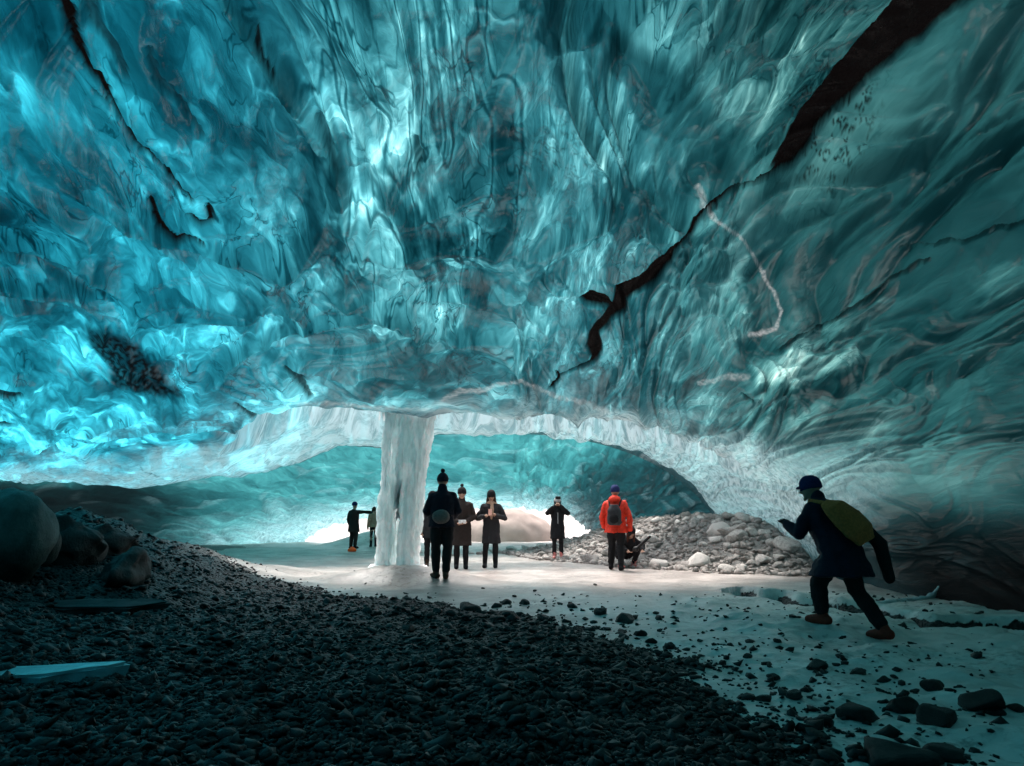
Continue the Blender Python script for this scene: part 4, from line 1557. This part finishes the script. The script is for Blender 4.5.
# 6: red jacket with backpack
r6, d6 = person(617, 567, 15.6, 1.70, PI - .25, 'person in bright red jacket walking away with a dark backpack and blue hat',
                dict(coat=RED, hem=.76, trousers=K, boots=K, hat=BLUE, glove=M_GLOVE, hood_down=True, coat_w=1.12, leg_w=1.15),
                dict(elbowL=(.29, -.02, 1.06), wristL=(.27, -.16, .88), elbowR=(-.29, .06, 1.08), wristR=(-.30, .02, .82), kneeL=(.10, -.08, .50), ankleL=(.13, -.06, .10), kneeR=(-.09, .02, .49), ankleR=(-.10, .14, .085)))
bm = bmesh.new()
for q, (zz_, rx, ry) in enumerate(((.86, .11, .07), (.92, .145, .095), (1.06, .15, .10), (1.2, .135, .09), (1.31, .09, .06))):
    pass
loft(bm, [(V((0, .235, zz_)), V((rx, 0, 0)), V((0, ry, 0))) for zz_, rx, ry in ((.90, .10, .06), (.94, .145, .092), (1.06, .15, .10), (1.2, .14, .092), (1.32, .085, .055))], 20)
bp = worn('backpack', r6, bm, cloth('slate_nylon', (.035, .037, .042), .6), 'dark grey backpack on the back of the red jacket', 'backpack', .012, .006)
for s_ in (1, -1):
    bm = bmesh.new()
    limb(bm, [(.10 * s_, .17, 1.30), (.125 * s_, .06, 1.42), (.13 * s_, -.09, 1.40), (.14 * s_, -.16, 1.26), (.15 * s_, -.13, 1.08), (.15 * s_, .05, .98), (.12 * s_, .17, .95)], [.02] * 7)
    me = remesh('strap', bm, .012, 1)
    me.materials.append(K)
    link('strap', me, bp)
bm = bmesh.new()
ball(bm, (0, .325, 1.03), (.10, .035, .10))
me = remesh('front_pocket', bm, .012, 1, .004)
me.materials.append(K)
link('front_pocket', me, bp)
# 7: crouching behind the red jacket
person(625, 563, 16.9, 1.60, .35, 'person in black crouching low behind the legs of the red jacketed person',
       dict(coat=K, hem=.30, trousers=K, boots=PBOOT, hair=cloth('auburn_hair', (.07, .025, .015)), hat=K, coat_w=1.15, flare=.1),
       dict(kneeL=(.20, -.34, .47), ankleL=(.17, -.10, .085), kneeR=(-.20, -.34, .47), ankleR=(-.17, -.10, .085),
            elbowL=(.34, -.26, .52), wristL=(.22, -.46, .42), elbowR=(-.34, -.26, .52), wristR=(-.20, -.46, .42)), lean=.75, hips=(0, .10, .30))
bm = bmesh.new()
limb(bm, [(0, 0, 0), (.30, -.02, .26)], [.035, .03])
ball(bm, (0, 0, 0), (.07, .06, .06))
lens = link('camera_lens', remesh('camera_lens', bm, .012, 1))
lens.data.materials.append(BLACKM)
p = at_depth(636, 549, 16.3)
lens.location = p
tag(lens, 'black long camera lens pointing up beside the crouching person', 'camera lens', None, 'thing')
# 8: the walker
r8, d8 = person(845, 634, 7.2, 1.57, PI + .52, 'person with blue hat and olive shoulder bag striding away over the ice at right',
                dict(coat=NAVY, hem=.60, trousers=K, boots=RBOOT, hat=BLUE, brim=True, glove=M_GLOVE, coat_w=1.28, flare=.07, leg_w=1.25, collar=True),
                dict(kneeL=(.10, -.20, .50), ankleL=(.11, -.16, .19), toeL=(.25, -1, 0), kneeR=(-.10, .10, .46), ankleR=(-.10, .38, .10), toeR=(.1, -1, -.1),
                     elbowL=(.32, -.22, 1.02), wristL=(.26, -.42, 1.12), elbowR=(-.30, -.12, 1.03), wristR=(-.26, -.34, .98)),
                lean=.48, z=-.02, hips=(0, .02, .86), head_turn=.55)
bm = bmesh.new()
S8 = d8['S']
R8 = d8['Rl']
Th = d8['T']
loft(bm, [(Th(c) * S8, R8 @ V((ax, 0, az)) * S8, R8 @ V((0, ay, 0)) * S8) for c, ax, az, ay in
          (((.17, .20, .44), .06, -.03, .03), ((.10, .235, .38), .15, -.05, .08), ((.0, .25, .24), .21, -.07, .10), ((-.09, .25, .09), .22, -.06, .10), ((-.15, .23, -.03), .14, -.04, .06))], 20)
sb = worn('shoulder_bag', r8, bm, OLIVE, 'olive canvas shoulder bag slung across the back of the striding person', 'shoulder bag', .012, .008, 8)
bm = bmesh.new()
limb(bm, [Th((.15, .19, .44)) * S8, Th((.15, .05, .54)) * S8, Th((.1, -.13, .45)) * S8, Th((-.08, -.18, .25)) * S8, Th((-.2, -.06, .1)) * S8, Th((-.2, .13, .03)) * S8], [.022] * 6)
me = remesh('strap', bm, .012, 1)
me.materials.append(OLIVE)
link('strap', me, sb)
bm = bmesh.new()
limb(bm, [Th((-.26, .22, .10)) * S8, Th((-.31, .24, -.06)) * S8, Th((-.36, .12, -.38)) * S8], [.06, .07, .05])  # stands for the dark hanging shape, taken for a swung-back arm
worn('hanging_shape', r8, bm, K, 'black shape hanging behind the striding person', 'hanging shape', .012, .006)
# 9, 10, 11: far left, before the cave mouth
person(353, 547, 27.5, 1.66, PI - .5, 'person in brown coat far off by the cave mouth stretching one arm sideways',
       dict(coat=BR_, hem=.62, trousers=BR_, boots=K, hat=BLUE, leg_w=1.2, coat_w=1.12, glove=M_GLOVE),
       dict(elbowL=(.30, .0, 1.08), wristL=(.28, -.1, .86), elbowR=(.0, 0, 0) and (-.46, -.05, 1.36), wristR=(-.72, -.1, 1.34)), vox=.018)
person(373, 546, 28.5, 1.50, PI + .4, 'person with long brown hair and tan top just left of the ice column',
       dict(coat=TAN, hem=.84, trousers=K, boots=K, hair=HAIR, leg_w=.9), vox=.018)
person(398, 551, 24.0, 1.50, .1, 'person with bright blue hood seen through the gap in the ice column',
       dict(coat=cloth('bright_blue', (.03, .06, .55)), hem=.8, trousers=K, boots=K, hood=cloth('bright_blue_hood', (.03, .06, .55))), vox=.018)
bm = bmesh.new()
ball(bm, (0, 0, .11), (.24, .16, .12))
limb(bm, [(-.1, 0, .2), (0, 0, .27), (.1, 0, .2)], [.03, .03, .03])
me = remesh('bag', bm, .02, 2, .012, 6)
me.materials.append(ORANGE)
o = link('bag', me)
x, y = on_ground(352, 551, .05)
o.location = (x, y, gz(x, y) - .02)
o.scale = (.62, .62, .62)
tag(o, 'small orange bag on the ground at the feet of the arm stretching person', 'bag')

bpy.data.scenes.remove(TMP)
